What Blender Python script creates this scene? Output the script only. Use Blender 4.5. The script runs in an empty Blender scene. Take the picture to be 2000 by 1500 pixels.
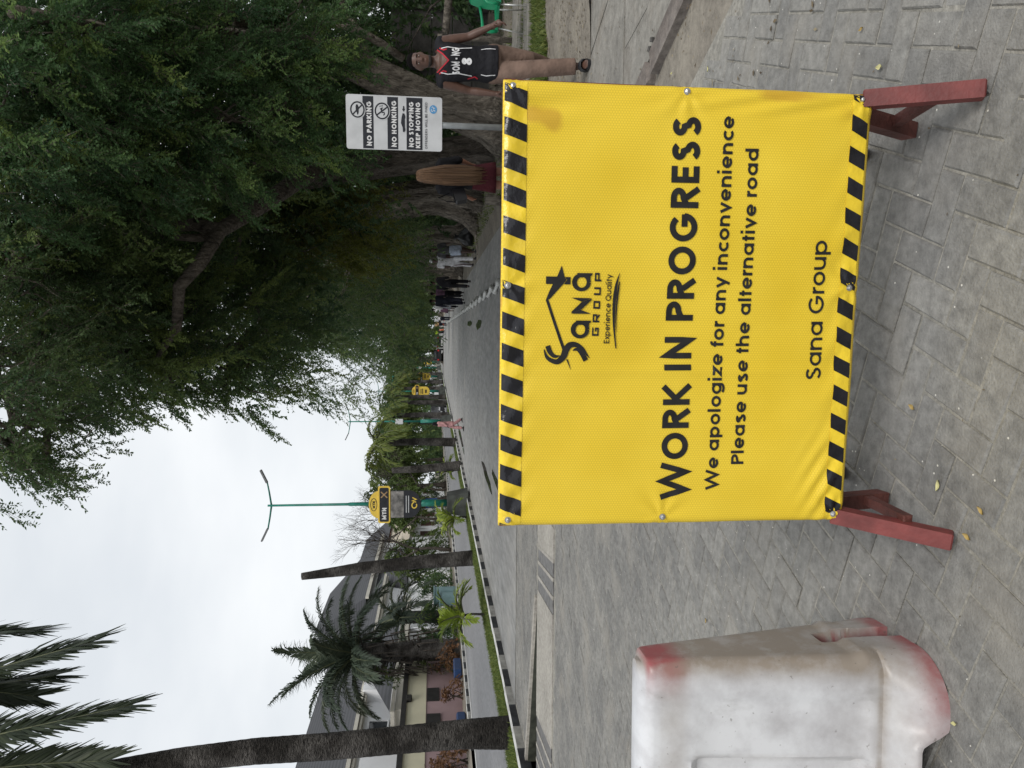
import bpy, bmesh, math, random
import numpy as np
from mathutils import Vector, Matrix

random.seed(7); RNG = np.random.default_rng(11)
S = bpy.context.scene
COL = S.collection
R = math.radians

# ------------------------------------------------------------ camera (held sideways, as the photo is)
CAM_H, PITCH, YAW = 1.5, R(6.03), R(3.97)
fw = Vector((-math.sin(YAW)*math.cos(PITCH), math.cos(YAW)*math.cos(PITCH), -math.sin(PITCH)))
rt = Vector((math.cos(YAW), math.sin(YAW), 0)); upv = rt.cross(fw)
cd = bpy.data.cameras.new('camera'); cd.sensor_fit = 'HORIZONTAL'; cd.sensor_width = 36; cd.lens = 25.92
cd.clip_start = 0.05; cd.clip_end = 3000
cam = bpy.data.objects.new('camera', cd); COL.objects.link(cam)
cam.matrix_world = Matrix(((-upv.x, rt.x, -fw.x, 0), (-upv.y, rt.y, -fw.y, 0), (-upv.z, rt.z, -fw.z, CAM_H), (0, 0, 0, 1)))
S.camera = cam

# ------------------------------------------------------------ overcast sky, one soft sun
SUN_EL, SUN_AZ = R(46), R(156)
W = bpy.data.worlds.new('World'); S.world = W; W.use_nodes = True
nt = W.node_tree; nt.nodes.clear()
o_ = nt.nodes.new('ShaderNodeOutputWorld'); bg = nt.nodes.new('ShaderNodeBackground')
sky = nt.nodes.new('ShaderNodeTexSky'); sky.sky_type = 'NISHITA'; sky.sun_disc = False
sky.sun_elevation = SUN_EL; sky.sun_rotation = SUN_AZ; sky.air_density = 1.0; sky.dust_density = 3.0
tc = nt.nodes.new('ShaderNodeTexCoord'); no = nt.nodes.new('ShaderNodeTexNoise')
mp_ = nt.nodes.new('ShaderNodeMapping'); mp_.inputs['Scale'].default_value = (1, 1, 2.2)
nt.links.new(tc.outputs['Generated'], mp_.inputs['Vector']); nt.links.new(mp_.outputs[0], no.inputs['Vector'])
no.inputs['Scale'].default_value = 2.1; no.inputs['Detail'].default_value = 5; no.inputs['Roughness'].default_value = .5
rp = nt.nodes.new('ShaderNodeValToRGB')
rp.color_ramp.elements[0].position = .36; rp.color_ramp.elements[0].color = (6.6, 6.95, 7.3, 1)
rp.color_ramp.elements[1].position = .66; rp.color_ramp.elements[1].color = (8.3, 8.5, 8.65, 1)
mx = nt.nodes.new('ShaderNodeMixRGB'); mx.inputs[0].default_value = .94
nt.links.new(no.outputs['Fac'], rp.inputs[0]); nt.links.new(sky.outputs[0], mx.inputs[1]); nt.links.new(rp.outputs[0], mx.inputs[2])
nt.links.new(mx.outputs[0], bg.inputs[0]); bg.inputs[1].default_value = 0.10
nt.links.new(bg.outputs[0], o_.inputs[0])
sd = bpy.data.lights.new('sun', 'SUN'); sd.energy = 1.5; sd.angle = R(22); sd.color = (1, .965, .92)
sun = bpy.data.objects.new('sun', sd); COL.objects.link(sun)
sv = Vector((math.sin(SUN_AZ)*math.cos(SUN_EL), math.cos(SUN_AZ)*math.cos(SUN_EL), math.sin(SUN_EL)))
sun.rotation_euler = sv.to_track_quat('Z', 'Y').to_euler(); sun.location = (0, 0, 30)
S.view_settings.view_transform = 'Standard'; S.view_settings.look = 'None'
S.view_settings.exposure = 0.27; S.view_settings.gamma = 1
S.render.engine = 'CYCLES'
S.render.resolution_x, S.render.resolution_y = 1024, 768
S.cycles.max_bounces = 9; S.cycles.diffuse_bounces = 6; S.cycles.transmission_bounces = 6; S.cycles.transparent_max_bounces = 8

# ------------------------------------------------------------ materials
MATS = {}
def lin(c):
    return tuple(((v/12.92) if v <= .04045 else ((v+.055)/1.055)**2.4) for v in c)
def node(t, ty, **kw):
    n = t.nodes.new(ty)
    for k, v in kw.items(): setattr(n, k, v)
    return n
def newmat(name):
    m = bpy.data.materials.new(name); m.use_nodes = True
    t = m.node_tree; b = t.nodes['Principled BSDF']; MATS[name] = m
    return m, t, b
def pm(name, col, rough=.7, var=.18, scale=6., bump=0., bscale=60., metal=0., spec=.4, col2=None, stretch=(1, 1, 1), detail=6, lo=.35, hi=.65, tex='Object', coat=0.):
    """plain procedural material: two tones mixed by noise, fine relief"""
    if name in MATS: return MATS[name]
    m, t, b = newmat(name)
    c2 = col2 or tuple(min(1, v*(1+var)) for v in col); c1 = col if col2 else tuple(v*(1-var) for v in col)
    tcn = node(t, 'ShaderNodeTexCoord'); mp = node(t, 'ShaderNodeMapping'); mp.inputs['Scale'].default_value = stretch
    t.links.new(tcn.outputs[tex], mp.inputs['Vector'])
    n = node(t, 'ShaderNodeTexNoise'); n.inputs['Scale'].default_value = scale; n.inputs['Detail'].default_value = detail
    t.links.new(mp.outputs[0], n.inputs['Vector'])
    r = node(t, 'ShaderNodeValToRGB'); e = r.color_ramp.elements
    e[0].position = lo; e[1].position = hi; e[0].color = (*c1, 1); e[1].color = (*c2, 1)
    t.links.new(n.outputs['Fac'], r.inputs[0]); t.links.new(r.outputs[0], b.inputs['Base Color'])
    b.inputs['Roughness'].default_value = rough; b.inputs['Metallic'].default_value = metal
    b.inputs['Specular IOR Level'].default_value = spec
    if coat: b.inputs['Coat Weight'].default_value = coat
    if bump:
        n2 = node(t, 'ShaderNodeTexNoise'); n2.inputs['Scale'].default_value = bscale; n2.inputs['Detail'].default_value = 5
        t.links.new(mp.outputs[0], n2.inputs['Vector'])
        bp = node(t, 'ShaderNodeBump'); bp.inputs['Strength'].default_value = bump; bp.inputs['Distance'].default_value = .02
        t.links.new(n2.outputs['Fac'], bp.inputs['Height']); t.links.new(bp.outputs[0], b.inputs['Normal'])
    return m
def leafmat(name, dark, mid, light, trans=.3, rough=.55):
    if name in MATS: return MATS[name]
    m, t, b = newmat(name)
    a = node(t, 'ShaderNodeAttribute', attribute_name='tint')
    r = node(t, 'ShaderNodeValToRGB'); e = r.color_ramp.elements
    e[0].position = 0; e[0].color = (*dark, 1); e[1].position = 1; e[1].color = (*light, 1)
    k = e.new(.5); k.color = (*mid, 1)
    t.links.new(a.outputs['Fac'], r.inputs[0]); t.links.new(r.outputs[0], b.inputs['Base Color'])
    b.inputs['Roughness'].default_value = rough; b.inputs['Specular IOR Level'].default_value = .3
    tr = node(t, 'ShaderNodeBsdfTranslucent'); t.links.new(r.outputs[0], tr.inputs[0])
    ms = node(t, 'ShaderNodeMixShader'); ms.inputs[0].default_value = trans
    t.links.new(b.outputs[0], ms.inputs[1]); t.links.new(tr.outputs[0], ms.inputs[2])
    t.links.new(ms.outputs[0], t.nodes['Material Output'].inputs[0])
    return m

# ------------------------------------------------------------ objects
def tag(o, label=None, cat=None, group=None, kind=None):
    if label: o['label'] = label
    if cat: o['category'] = cat
    if group: o['group'] = group
    if kind: o['kind'] = kind
    return o
def empty(name, loc=(0, 0, 0), rz=0, label=None, cat=None, group=None):
    o = bpy.data.objects.new(name, None); COL.objects.link(o); o.location = loc; o.rotation_euler = (0, 0, rz)
    o.empty_display_size = .1
    return tag(o, label, cat, group)
def link(name, me, parent=None):
    o = bpy.data.objects.new(name, me); COL.objects.link(o)
    if parent: o.parent = parent
    return o
def copy_tree(o, parent=None):
    c = o.copy(); COL.objects.link(c); c.parent = parent
    for ch in o.children: copy_tree(ch, c)
    return c
class MB:
    """collects shapes into one mesh"""
    def __init__(s): s.v = []; s.f = []; s.mi = []
    def add(s, vs, fs, mi=0):
        o = len(s.v); s.v += [tuple(p) for p in vs]; s.f += [tuple(i+o for i in f) for f in fs]; s.mi += [mi]*len(fs)
        return s
    def box(s, c, d, rz=0, M=None, mi=0, bev=0., taper=1.):
        x, y, z = d[0]/2, d[1]/2, d[2]/2
        vs = []; b = min(bev, x*.9, y*.9, z*.9)
        if b:
            for sz in (-1, 1):
                for k, (ax, ay) in enumerate(((x, y-b), (x-b, y), )):
                    pass
            ring = lambda ex, ey, zz: [(sx*(x-ex), sy*(y-ey), zz) for sx, sy in ((-1, -1), (1, -1), (1, 1), (-1, 1))]
            rings = [ring(b, b, -z), ring(0, 0, -z+b), ring(0, 0, z-b), ring(b, b, z)]
            vs = [p for r in rings for p in r]
            fs = [(3, 2, 1, 0), (12, 13, 14, 15)]
            for k in range(3):
                for i in range(4): j = (i+1) % 4; fs.append((k*4+i, k*4+j, k*4+4+j, k*4+4+i))
        else:
            vs = [(sx*x*(1 if sz < 0 else taper), sy*y*(1 if sz < 0 else taper), sz*z) for sz in (-1, 1) for sx, sy in ((-1, -1), (1, -1), (1, 1), (-1, 1))]
            fs = [(3, 2, 1, 0), (4, 5, 6, 7), (0, 1, 5, 4), (1, 2, 6, 5), (2, 3, 7, 6), (3, 0, 4, 7)]
        T = Matrix.Translation(c) @ (M.to_4x4() if M else Matrix.Rotation(rz, 4, 'Z'))
        return s.add([T @ Vector(p) for p in vs], fs, mi)
    def bar(s, a, b, w, h=None, up=(0, 0, 1), mi=0, bev=0):
        a, b = Vector(a), Vector(b); d = b-a; L = d.length; d.normalize()
        u = Vector(up)
        if abs(d.dot(u)) > .99: u = Vector((0, 1, 0))
        x = d.cross(u).normalized(); y = x.cross(d).normalized()
        M = Matrix((x, y, d)).transposed()
        return s.box((a+b)/2, (w, h or w, L), M=M, mi=mi, bev=bev)
    def tube(s, pts, rad, n=8, caps=True, mi=0, sq=None):
        pts = [Vector(p) for p in pts]; m = len(pts)
        rad = [rad]*m if not hasattr(rad, '__len__') else list(rad)
        vs = []; fs = []; prev = None
        for i, p in enumerate(pts):
            d = (pts[min(i+1, m-1)]-pts[max(i-1, 0)])
            d = d.normalized() if d.length > 1e-9 else Vector((0, 0, 1))
            if prev is None:
                u = Vector((1, 0, 0)) if abs(d.x) < .9 else Vector((0, 1, 0))
                prev = (u-d*u.dot(d)).normalized()
            else: prev = (prev-d*prev.dot(d)).normalized()
            w = d.cross(prev); r = rad[i]; rx, ry = (r if hasattr(r, '__len__') else (r, r))
            for k in range(n):
                a = 2*math.pi*k/n; vs.append(p+prev*math.cos(a)*rx+w*math.sin(a)*ry)
        for i in range(m-1):
            for k in range(n): j = (k+1) % n; fs.append((i*n+k, i*n+j, i*n+n+j, i*n+n+k))
        if caps: fs += [tuple(range(n-1, -1, -1)), tuple((m-1)*n+k for k in range(n))]
        return s.add(vs, fs, mi)
    def rings(s, rings, caps=True, mi=0):
        n = len(rings[0]); fs = []
        for i in range(len(rings)-1):
            for k in range(n): j = (k+1) % n; fs.append((i*n+k, i*n+j, i*n+n+j, i*n+n+k))
        if caps: fs += [tuple(range(n-1, -1, -1)), tuple((len(rings)-1)*n+k for k in range(n))]
        return s.add([p for r in rings for p in r], fs, mi)
    def ball(s, c, r, n=12, m=8, mi=0):
        rx, ry, rz = r if hasattr(r, '__len__') else (r, r, r)
        rg = []
        for i in range(m+1):
            t = math.pi*(i/m) if 0 < i < m else (1e-3 if i == 0 else math.pi-1e-3)
            rg.append([(c[0]+rx*math.sin(t)*math.cos(2*math.pi*k/n), c[1]+ry*math.sin(t)*math.sin(2*math.pi*k/n), c[2]-rz*math.cos(t)) for k in range(n)])
        return s.rings(rg, mi=mi)
    def prism(s, poly, a, b, axis='z', mi=0):
        """extrude a 2-D outline between a and b along an axis"""
        f = {'z': lambda p, h: (p[0], p[1], h), 'y': lambda p, h: (p[0], h, p[1]), 'x': lambda p, h: (h, p[0], p[1])}[axis]
        n = len(poly); vs = [f(p, a) for p in poly]+[f(p, b) for p in poly]
        fs = [tuple(range(n-1, -1, -1)), tuple(range(n, 2*n))]+[(i, (i+1) % n, n+(i+1) % n, n+i) for i in range(n)]
        return s.add(vs, fs, mi)
    def build(s, name, mat, parent=None, smooth=False, loc=None):
        me = bpy.data.meshes.new(name); me.from_pydata(s.v, [], s.f)
        for mm in (mat if isinstance(mat, (list, tuple)) else [mat]): me.materials.append(mm)
        if any(s.mi): me.polygons.foreach_set('material_index', s.mi)
        bm = bmesh.new(); bm.from_mesh(me); bmesh.ops.recalc_face_normals(bm, faces=bm.faces); bm.to_mesh(me); bm.free()
        if smooth: me.polygons.foreach_set('use_smooth', [True]*len(me.polygons))
        o = link(name, me, parent)
        if loc: o.location = loc
        return o
def quads(name, V, mat, parent=None, tint=None, nv=4):
    """V: (N,nv,3) array -> one mesh of N loose faces, optional per-face tint"""
    N = len(V); nv = V.shape[1]; me = bpy.data.meshes.new(name)
    me.vertices.add(N*nv); me.vertices.foreach_set('co', np.ascontiguousarray(V, dtype=np.float32).ravel())
    me.loops.add(N*nv); me.loops.foreach_set('vertex_index', np.arange(N*nv, dtype=np.int32))
    me.polygons.add(N); me.polygons.foreach_set('loop_start', np.arange(0, N*nv, nv, dtype=np.int32))
    me.update(calc_edges=True)
    if tint is not None:
        a = me.attributes.new('tint', 'FLOAT', 'FACE'); a.data.foreach_set('value', np.ascontiguousarray(tint, dtype=np.float32))
    me.materials.append(mat)
    return link(name, me, parent)
def smooth_by(o, ang=40):
    me = o.data; me.polygons.foreach_set('use_smooth', [True]*len(me.polygons))
    try: me.set_sharp_from_angle(angle=R(ang))
    except Exception: pass
    return o
def remeshed(mb, voxel, smooth_it=4):
    """one continuous surface out of overlapping closed shapes"""
    me = bpy.data.meshes.new('t'); me.from_pydata(mb.v, [], mb.f)
    bm = bmesh.new(); bm.from_mesh(me); bmesh.ops.recalc_face_normals(bm, faces=bm.faces); bm.to_mesh(me); bm.free()
    o = link('t', me)
    md = o.modifiers.new('r', 'REMESH'); md.mode = 'VOXEL'; md.voxel_size = voxel; md.use_smooth_shade = True
    if smooth_it:
        sm = o.modifiers.new('s', 'SMOOTH'); sm.iterations = smooth_it; sm.factor = .5
    dg = bpy.context.evaluated_depsgraph_get(); me2 = bpy.data.meshes.new_from_object(o.evaluated_get(dg))
    bpy.data.objects.remove(o); bpy.data.meshes.remove(me)
    me2.materials.clear()
    me2.polygons.foreach_set('use_smooth', [True]*len(me2.polygons))
    return me2
def nrm(a): return a/np.maximum(np.linalg.norm(a, axis=-1, keepdims=True), 1e-9)
def hsh(*a):
    return (math.sin(sum(v*k for v, k in zip(a, (127.1, 311.7, 74.7))))*43758.5453) % 1
# ------------------------------------------------------------ stroke lettering (geometric sans drawn from lines and arcs)
def arc(cx, cy, rx, ry, a0, a1, n=18):
    return [(cx+rx*math.cos(R(a0+(a1-a0)*i/n)), cy+ry*math.sin(R(a0+(a1-a0)*i/n))) for i in range(n+1)]
def glyph(ch, w):
    """strokes (list of (points, closed)) and advance; cap height 1"""
    h = w/2; X = .76; r = (X-w)/2; cy = X/2; A = 1.04
    circ = lambda cx: (arc(cx, cy, r, r, 0, 360, 26)[:-1], True)
    L = lambda *p: (list(p), False)
    if ch == ' ': return [], .30
    if ch == 'a': return [circ(X/2), L((X-h, 0), (X-h, X))], X+.1
    if ch == 'b': return [circ(X/2), L((h, 0), (h, A))], X+.08
    if ch == 'd': return [circ(X/2), L((X-h, 0), (X-h, A))], X+.1
    if ch == 'p': return [circ(X/2), L((h, -.26), (h, X))], X+.08
    if ch == 'g': return [circ(X/2), (([(X-h, X)]+arc(X/2, .02, r, .27-h, 0, -150, 14)), False)], X+.1
    if ch == 'o': return [circ(X/2)], X+.07
    if ch == 'c': return [(arc(X/2, cy, r, r, 48, 312, 22), False)], X*.86+.04
    if ch == 'e': return [(arc(X/2, cy, r, r, -2, 318, 24), False), L((h*.6, cy-.02), (X-h*.6, cy-.02))], X+.06
    if ch == 'n': return [L((h, 0), (h, X)), ([(h, cy*.9)]+arc(X*.46, X-X*.46+0, X*.46-h, X*.46-h, 180, 0, 14)+[(X*.92-h, 0)], False)], X*.92+.1
    if ch == 'h': return [L((h, 0), (h, A)), ([(h, cy*.9)]+arc(X*.46, X-X*.46, X*.46-h, X*.46-h, 180, 0, 14)+[(X*.92-h, 0)], False)], X*.92+.1
    if ch == 'u': return [L((X*.92-h, 0), (X*.92-h, X)), ([(h, X)]+arc(X*.46, X*.46, X*.46-h, X*.46-h, 180, 360, 14)+[(X*.92-h, X*.7)], False)], X*.92+.1
    if ch == 'r': return [L((h, 0), (h, X)), (arc(h+.27, X-.27-h, .27, .27, 175, 85, 8), False)], .42
    if ch == 'i': return [L((h, 0), (h, X)), L((h, A-w*.55), (h, A+w*.55))], w+.1
    if ch == 'l': return [L((h, 0), (h, A))], w+.1
    if ch == 't': return [L((.17, 0), (.17, .96)), L((0, X-h), (.36, X-h))], .42
    if ch == 'f': return [(([(.17, 0), (.17, .8)]+arc(.17+.17, .84, .17, .2-h, 180, 80, 8)), False), L((0, X-h), (.38, X-h))], .41
    if ch == 's': return [(arc(.29, X*.735, .29-h, X*.265-h, 30, 270, 14)+arc(.29, X*.265+h*.0, .3-h, X*.265-h+h*.3, 90, -150, 14)[1:], False)], .66
    if ch == 'v': return [L((h*.7, X), (.34, h*.6), (.68-h*.7, X))], .72
    if ch == 'y': return [L((h*.7, X), (.36, .06)), L((.70-h*.7, X), (.25, -.26))], .74
    if ch == 'z': return [L((0.02, X-h), (.54, X-h), (.06, h), (.58, h))], .66
    if ch == 'x': return [L((h*.6, X), (.6-h*.6, 0)), L((.6-h*.6, X), (h*.6, 0))], .64
    if ch == 'k': return [L((h, 0), (h, A)), L((.52, X), (h, .3)), L((.2, .42), (.56, 0))], .62
    c = .5
    if ch == 'O': return [(arc(.5, .5, .5-h, .5-h, 0, 360, 30)[:-1], True)], 1.08
    if ch == 'Q': return [(arc(.5, .5, .5-h, .5-h, 0, 360, 30)[:-1], True), L((.55, .3), (.95, -.08))], 1.08
    if ch == 'C': return [(arc(.5, .5, .5-h, .5-h, 42, 318, 24), False)], .92
    if ch == 'G': return [(arc(.5, .5, .5-h, .5-h, 42, 358, 26), False), L((.52, .47), (1.0-h*.4, .47))], 1.08
    if ch == 'W': return [L((h*.6, 1), (.34, h*.5), (.68, .96), (1.02, h*.5), (1.36-h*.6, 1))], 1.42
    if ch == 'V': return [L((h*.7, 1), (.43, h*.5), (.86-h*.7, 1))], .9
    if ch == 'M': return [L((h, 0), (h, 1-h*.6), (.48, .28), (.96-h, 1-h*.6), (.96-h, 0))], 1.06
    if ch == 'N': return [L((h, 0), (h, 1-h*.4), (.80-h, h*.4), (.80-h, 1))], .9
    if ch == 'K': return [L((h, 0), (h, 1)), L((.70, 1), (h, .40)), L((.24, .52), (.74, 0))], .8
    if ch == 'I': return [L((h, 0), (h, 1))], w+.12
    if ch == 'H': return [L((h, 0), (h, 1)), L((.76-h, 0), (.76-h, 1)), L((h, .5), (.76-h, .5))], .87
    if ch == 'E': return [L((.58, h), (h, h), (h, 1-h), (.58, 1-h)), L((h, .5), (.54, .5))], .67
    if ch == 'F': return [L((h, 0), (h, 1-h), (.56, 1-h)), L((h, .5), (.52, .5))], .62
    if ch == 'L': return [L((h, 1), (h, h), (.52, h))], .58
    if ch == 'T': return [L((0, 1-h), (.66, 1-h)), L((.33, 0), (.33, 1-h))], .7
    if ch == 'A': return [L((h*.6, 0), (.43, 1-h*.5), (.86-h*.6, 0)), L((.2, .27), (.66, .27))], .9
    if ch == 'P': return [L((h, 0), (h, 1)), ([(h, 1-h)]+arc(.36, .72-h*.0, .3-h*.6, .28-h, 90, -90, 12)+[(h, .44)], False)], .7
    if ch == 'R': return [L((h, 0), (h, 1)), ([(h, 1-h)]+arc(.36, .72, .3-h*.6, .28-h, 90, -90, 12)+[(h, .44+0)], False), L((.36, .44), (.68, 0))], .78
    if ch == 'B': return [L((h, 0), (h, 1)), ([(h, 1-h)]+arc(.34, .76, .24, .24-h, 90, -90, 10)+[(h, .52)], False), ([(h, .52)]+arc(.36, .27, .28, .26-h, 90, -90, 10)+[(h, h)], False)], .74
    if ch == 'D': return [([(h, h), (h, 1-h)]+arc(.34, .5, .46-h, .5-h, 90, -90, 18), True)], .9
    if ch == 'S': return [(arc(.33, .74, .31-h, .26-h, 25, 270, 16)+arc(.33, .26+h*.15, .33-h, .26-h+h*.15, 90, -155, 16)[1:], False)], .74
    if ch == 'U': return [([(h, 1), (h, .35)]+arc(.38, .35, .38-h, .35-h, 180, 360, 14)+[(.76-h, 1)], False)], .88
    if ch == 'Y': return [L((h, 1), (.4, .46), (.8-h, 1)), L((.4, 0), (.4, .46))], .84
    if ch == '-': return [L((.02, .42), (.4, .42))], .5
    if ch == '8': return [(arc(.32, .74, .29-h, .26-h, 0, 360, 22)[:-1], True), (arc(.32, .27, .32-h, .27-h, 0, 360, 22)[:-1], True)], .74
    if ch == '[G': return [L((.86, .82), (.86, 1-h), (h, 1-h), (h, h), (.86, h), (.86, .48), (.5, .48))], 1.0
    if ch == '[R': return [L((h, 0), (h, 1-h), (.84, 1-h), (.84, .42), (h, .42)), L((.4, .42), (.9, 0))], 1.0
    if ch == '[O': return [([(h, h), (.9-h, h), (.9-h, 1-h), (h, 1-h)], True)], 1.0
    if ch == '[U': return [L((h, 1), (h, h), (.9-h, h), (.9-h, 1))], 1.0
    if ch == '[P': return [L((h, 0), (h, 1-h), (.86, 1-h), (.86, .4), (h, .4))], 1.0
    return [], .4
def ribbon(pts, wid, closed=False):
    """strip of quads along a 2-D line, mitred; wid is a number or one width per point"""
    n = len(pts); wid = [wid]*n if not hasattr(wid, '__len__') else wid
    vs = []
    for i in range(n):
        p = Vector(pts[i])
        a = Vector(pts[i-1]) if (i or closed) else None
        b = Vector(pts[(i+1) % n]) if (i < n-1 or closed) else None
        d0 = (p-a).normalized() if a is not None else None
        d1 = (b-p).normalized() if b is not None else None
        if d0 is None: d0 = d1
        if d1 is None: d1 = d0
        n0 = Vector((-d0.y, d0.x)); n1 = Vector((-d1.y, d1.x)); m = n0+n1
        if m.length < 1e-4: m = n0
        m.normalize(); k = 1/max(.42, m.dot(n0)); q = m*(wid[i]/2*k)
        vs += [(p.x+q.x, p.y+q.y), (p.x-q.x, p.y-q.y)]
    fs = [(2*i, 2*i+1, 2*((i+1) % n)+1, 2*((i+1) % n)) for i in range(n if closed else n-1)]
    return vs, fs
def densify(pts, closed, step):
    out = []; n = len(pts)
    for i in range(n if closed else n-1):
        a, b = Vector(pts[i]), Vector(pts[(i+1) % n]); k = max(1, int((b-a).length/step))
        out += [tuple(a.lerp(b, j/k)) for j in range(k)]
    if not closed: out.append(pts[-1])
    return out
def text_mesh(mb, txt, x0, y0, x1, y1, cap, pen, place, gap=.0, lift=0.0, dl=.00012, step=None, done=None):
    """write txt along the base line (x0,y0)-(x1,y1), squeezed to that length; place(x,y,lift)->3-D"""
    toks = []; i = 0
    while i < len(txt):
        if txt[i] == '[': toks.append(txt[i:i+2]); i += 2
        else: toks.append(txt[i]); i += 1
    gl = [glyph(t, pen) for t in toks]
    tot = sum(a+gap for _, a in gl)-gap-.06
    base = Vector((x0, y0)); d = Vector((x1, y1))-base; sx = d.length/tot; d.normalize(); nn = Vector((-d.y, d.x))
    cx = 0; k = 0
    for tk, (st, adv) in zip(toks, gl):
        if tk == ' ' and done: done(mb); mb = MB()
        for pts, closed in st:
            pts = densify(pts, closed, (step or .3))
            vs, fs = ribbon(pts, pen, closed); k += 1
            mb.add([place(*(base+d*((cx+p[0])*sx)+nn*(p[1]*cap)), lift+dl*(k % 7)) for p in vs], fs)
        cx += adv+gap
    if done: done(mb)
def words(txt, x0, y0, x1, y1, cap, pen, place, gap, lift, mat, parent, dl=.00012, step=None):
    """each word a part of its own"""
    text_mesh(MB(), txt, x0, y0, x1, y1, cap, pen, place, gap, lift, dl, step, done=lambda m_: m_.build('lettering', mat, parent) if m_.v else None)
def poly_mesh(mb, pts, place, lift):
    mb.add([place(p[0], p[1], lift) for p in pts], [tuple(range(len(pts)))])
# ------------------------------------------------------------ ground, road, median
def sheet(name, polys, mat, kind='structure', parent=None, z=0.):
    mb = MB()
    for p in polys: mb.add([(q[0], q[1], q[2] if len(q) > 2 else z) for q in p], [tuple(range(len(p)))])
    o = mb.build(name, mat, parent)
    for pl in o.data.polygons:
        pass
    if kind and not parent: o['kind'] = kind
    return o
def groundmat(name, c1, c2, c3, s1=.35, s2=9., rough=.9, bump=.35, fleck=.0, rot=0., streak=1., tint=None, bs=120., wetness=0):
    """weathered ground: broad dust patches over fine grain, pale flecks"""
    m, t, b = newmat(name)
    g = node(t, 'ShaderNodeNewGeometry'); mp = node(t, 'ShaderNodeMapping')
    mp.inputs['Rotation'].default_value = (0, 0, rot); mp.inputs['Scale'].default_value = (1, streak, 1)
    t.links.new(g.outputs['Position'], mp.inputs[0])
    n1 = node(t, 'ShaderNodeTexNoise'); n1.inputs['Scale'].default_value = s1; n1.inputs['Detail'].default_value = 7; n1.inputs['Roughness'].default_value = .62
    n2 = node(t, 'ShaderNodeTexNoise'); n2.inputs['Scale'].default_value = s2; n2.inputs['Detail'].default_value = 8; n2.inputs['Roughness'].default_value = .7
    t.links.new(mp.outputs[0], n1.inputs[0]); t.links.new(mp.outputs[0], n2.inputs[0])
    r1 = node(t, 'ShaderNodeValToRGB'); r1.color_ramp.elements[0].position = .38; r1.color_ramp.elements[1].position = .64
    r1.color_ramp.elements[0].color = (*c1, 1); r1.color_ramp.elements[1].color = (*c2, 1)
    t.links.new(n1.outputs[0], r1.inputs[0])
    r2 = node(t, 'ShaderNodeValToRGB'); r2.color_ramp.elements[0].position = .3; r2.color_ramp.elements[1].position = .75
    r2.color_ramp.elements[0].color = (.62, .62, .62, 1); r2.color_ramp.elements[1].color = (1.3, 1.3, 1.3, 1)
    t.links.new(n2.outputs[0], r2.inputs[0])
    mu = node(t, 'ShaderNodeMixRGB', blend_type='MULTIPLY'); mu.inputs[0].default_value = 1
    t.links.new(r1.outputs[0], mu.inputs[1]); t.links.new(r2.outputs[0], mu.inputs[2]); last = mu.outputs[0]
    if tint:
        mv = node(t, 'ShaderNodeMixRGB', blend_type='MULTIPLY'); mv.inputs[0].default_value = 1
        rr = node(t, 'ShaderNodeValToRGB'); rr.color_ramp.elements[0].color = (.85, .852, .855, 1); rr.color_ramp.elements[1].color = (1.08, 1.075, 1.06, 1)
        if tint == 'object':
            oi = node(t, 'ShaderNodeObjectInfo'); t.links.new(oi.outputs['Random'], rr.inputs[0])
        else:
            at = node(t, 'ShaderNodeAttribute', attribute_name='tint'); t.links.new(at.outputs['Fac'], rr.inputs[0])
        t.links.new(last, mv.inputs[1]); t.links.new(rr.outputs[0], mv.inputs[2]); last = mv.outputs[0]
    if fleck:
        v = node(t, 'ShaderNodeTexVoronoi'); v.inputs['Scale'].default_value = 34; t.links.new(g.outputs['Position'], v.inputs[0])
        lt = node(t, 'ShaderNodeMath', operation='LESS_THAN'); lt.inputs[1].default_value = .11
        t.links.new(v.outputs['Distance'], lt.inputs[0])
        sp = node(t, 'ShaderNodeSeparateColor'); t.links.new(v.outputs['Color'], sp.inputs[0])
        gt = node(t, 'ShaderNodeMath', operation='GREATER_THAN'); gt.inputs[1].default_value = 1-fleck
        t.links.new(sp.outputs[0], gt.inputs[0])
        ml = node(t, 'ShaderNodeMath', operation='MULTIPLY'); t.links.new(lt.outputs[0], ml.inputs[0]); t.links.new(gt.outputs[0], ml.inputs[1])
        mf = node(t, 'ShaderNodeMixRGB'); mf.inputs[2].default_value = (.62, .6, .54, 1)
        t.links.new(ml.outputs[0], mf.inputs[0]); t.links.new(last, mf.inputs[1]); last = mf.outputs[0]
    if c3:
        n3 = node(t, 'ShaderNodeTexNoise'); n3.inputs['Scale'].default_value = s1*2.3; n3.inputs['Detail'].default_value = 6
        t.links.new(g.outputs['Position'], n3.inputs[0])
        r3 = node(t, 'ShaderNodeValToRGB'); r3.color_ramp.elements[0].position = .52; r3.color_ramp.elements[1].position = .72
        t.links.new(n3.outputs[0], r3.inputs[0])
        m3 = node(t, 'ShaderNodeMixRGB'); m3.inputs[2].default_value = (*c3, 1)
        sc = node(t, 'ShaderNodeMath', operation='MULTIPLY'); sc.inputs[1].default_value = .6
        t.links.new(r3.outputs[0], sc.inputs[0]); t.links.new(sc.outputs[0], m3.inputs[0]); t.links.new(last, m3.inputs[1]); last = m3.outputs[0]
    t.links.new(last, b.inputs['Base Color']); b.inputs['Roughness'].default_value = rough; b.inputs['Specular IOR Level'].default_value = .25
    n4 = node(t, 'ShaderNodeTexNoise'); n4.inputs['Scale'].default_value = bs; n4.inputs['Detail'].default_value = 6
    t.links.new(g.outputs['Position'], n4.inputs[0])
    bp = node(t, 'ShaderNodeBump'); bp.inputs['Strength'].default_value = bump; bp.inputs['Distance'].default_value = .01
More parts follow.
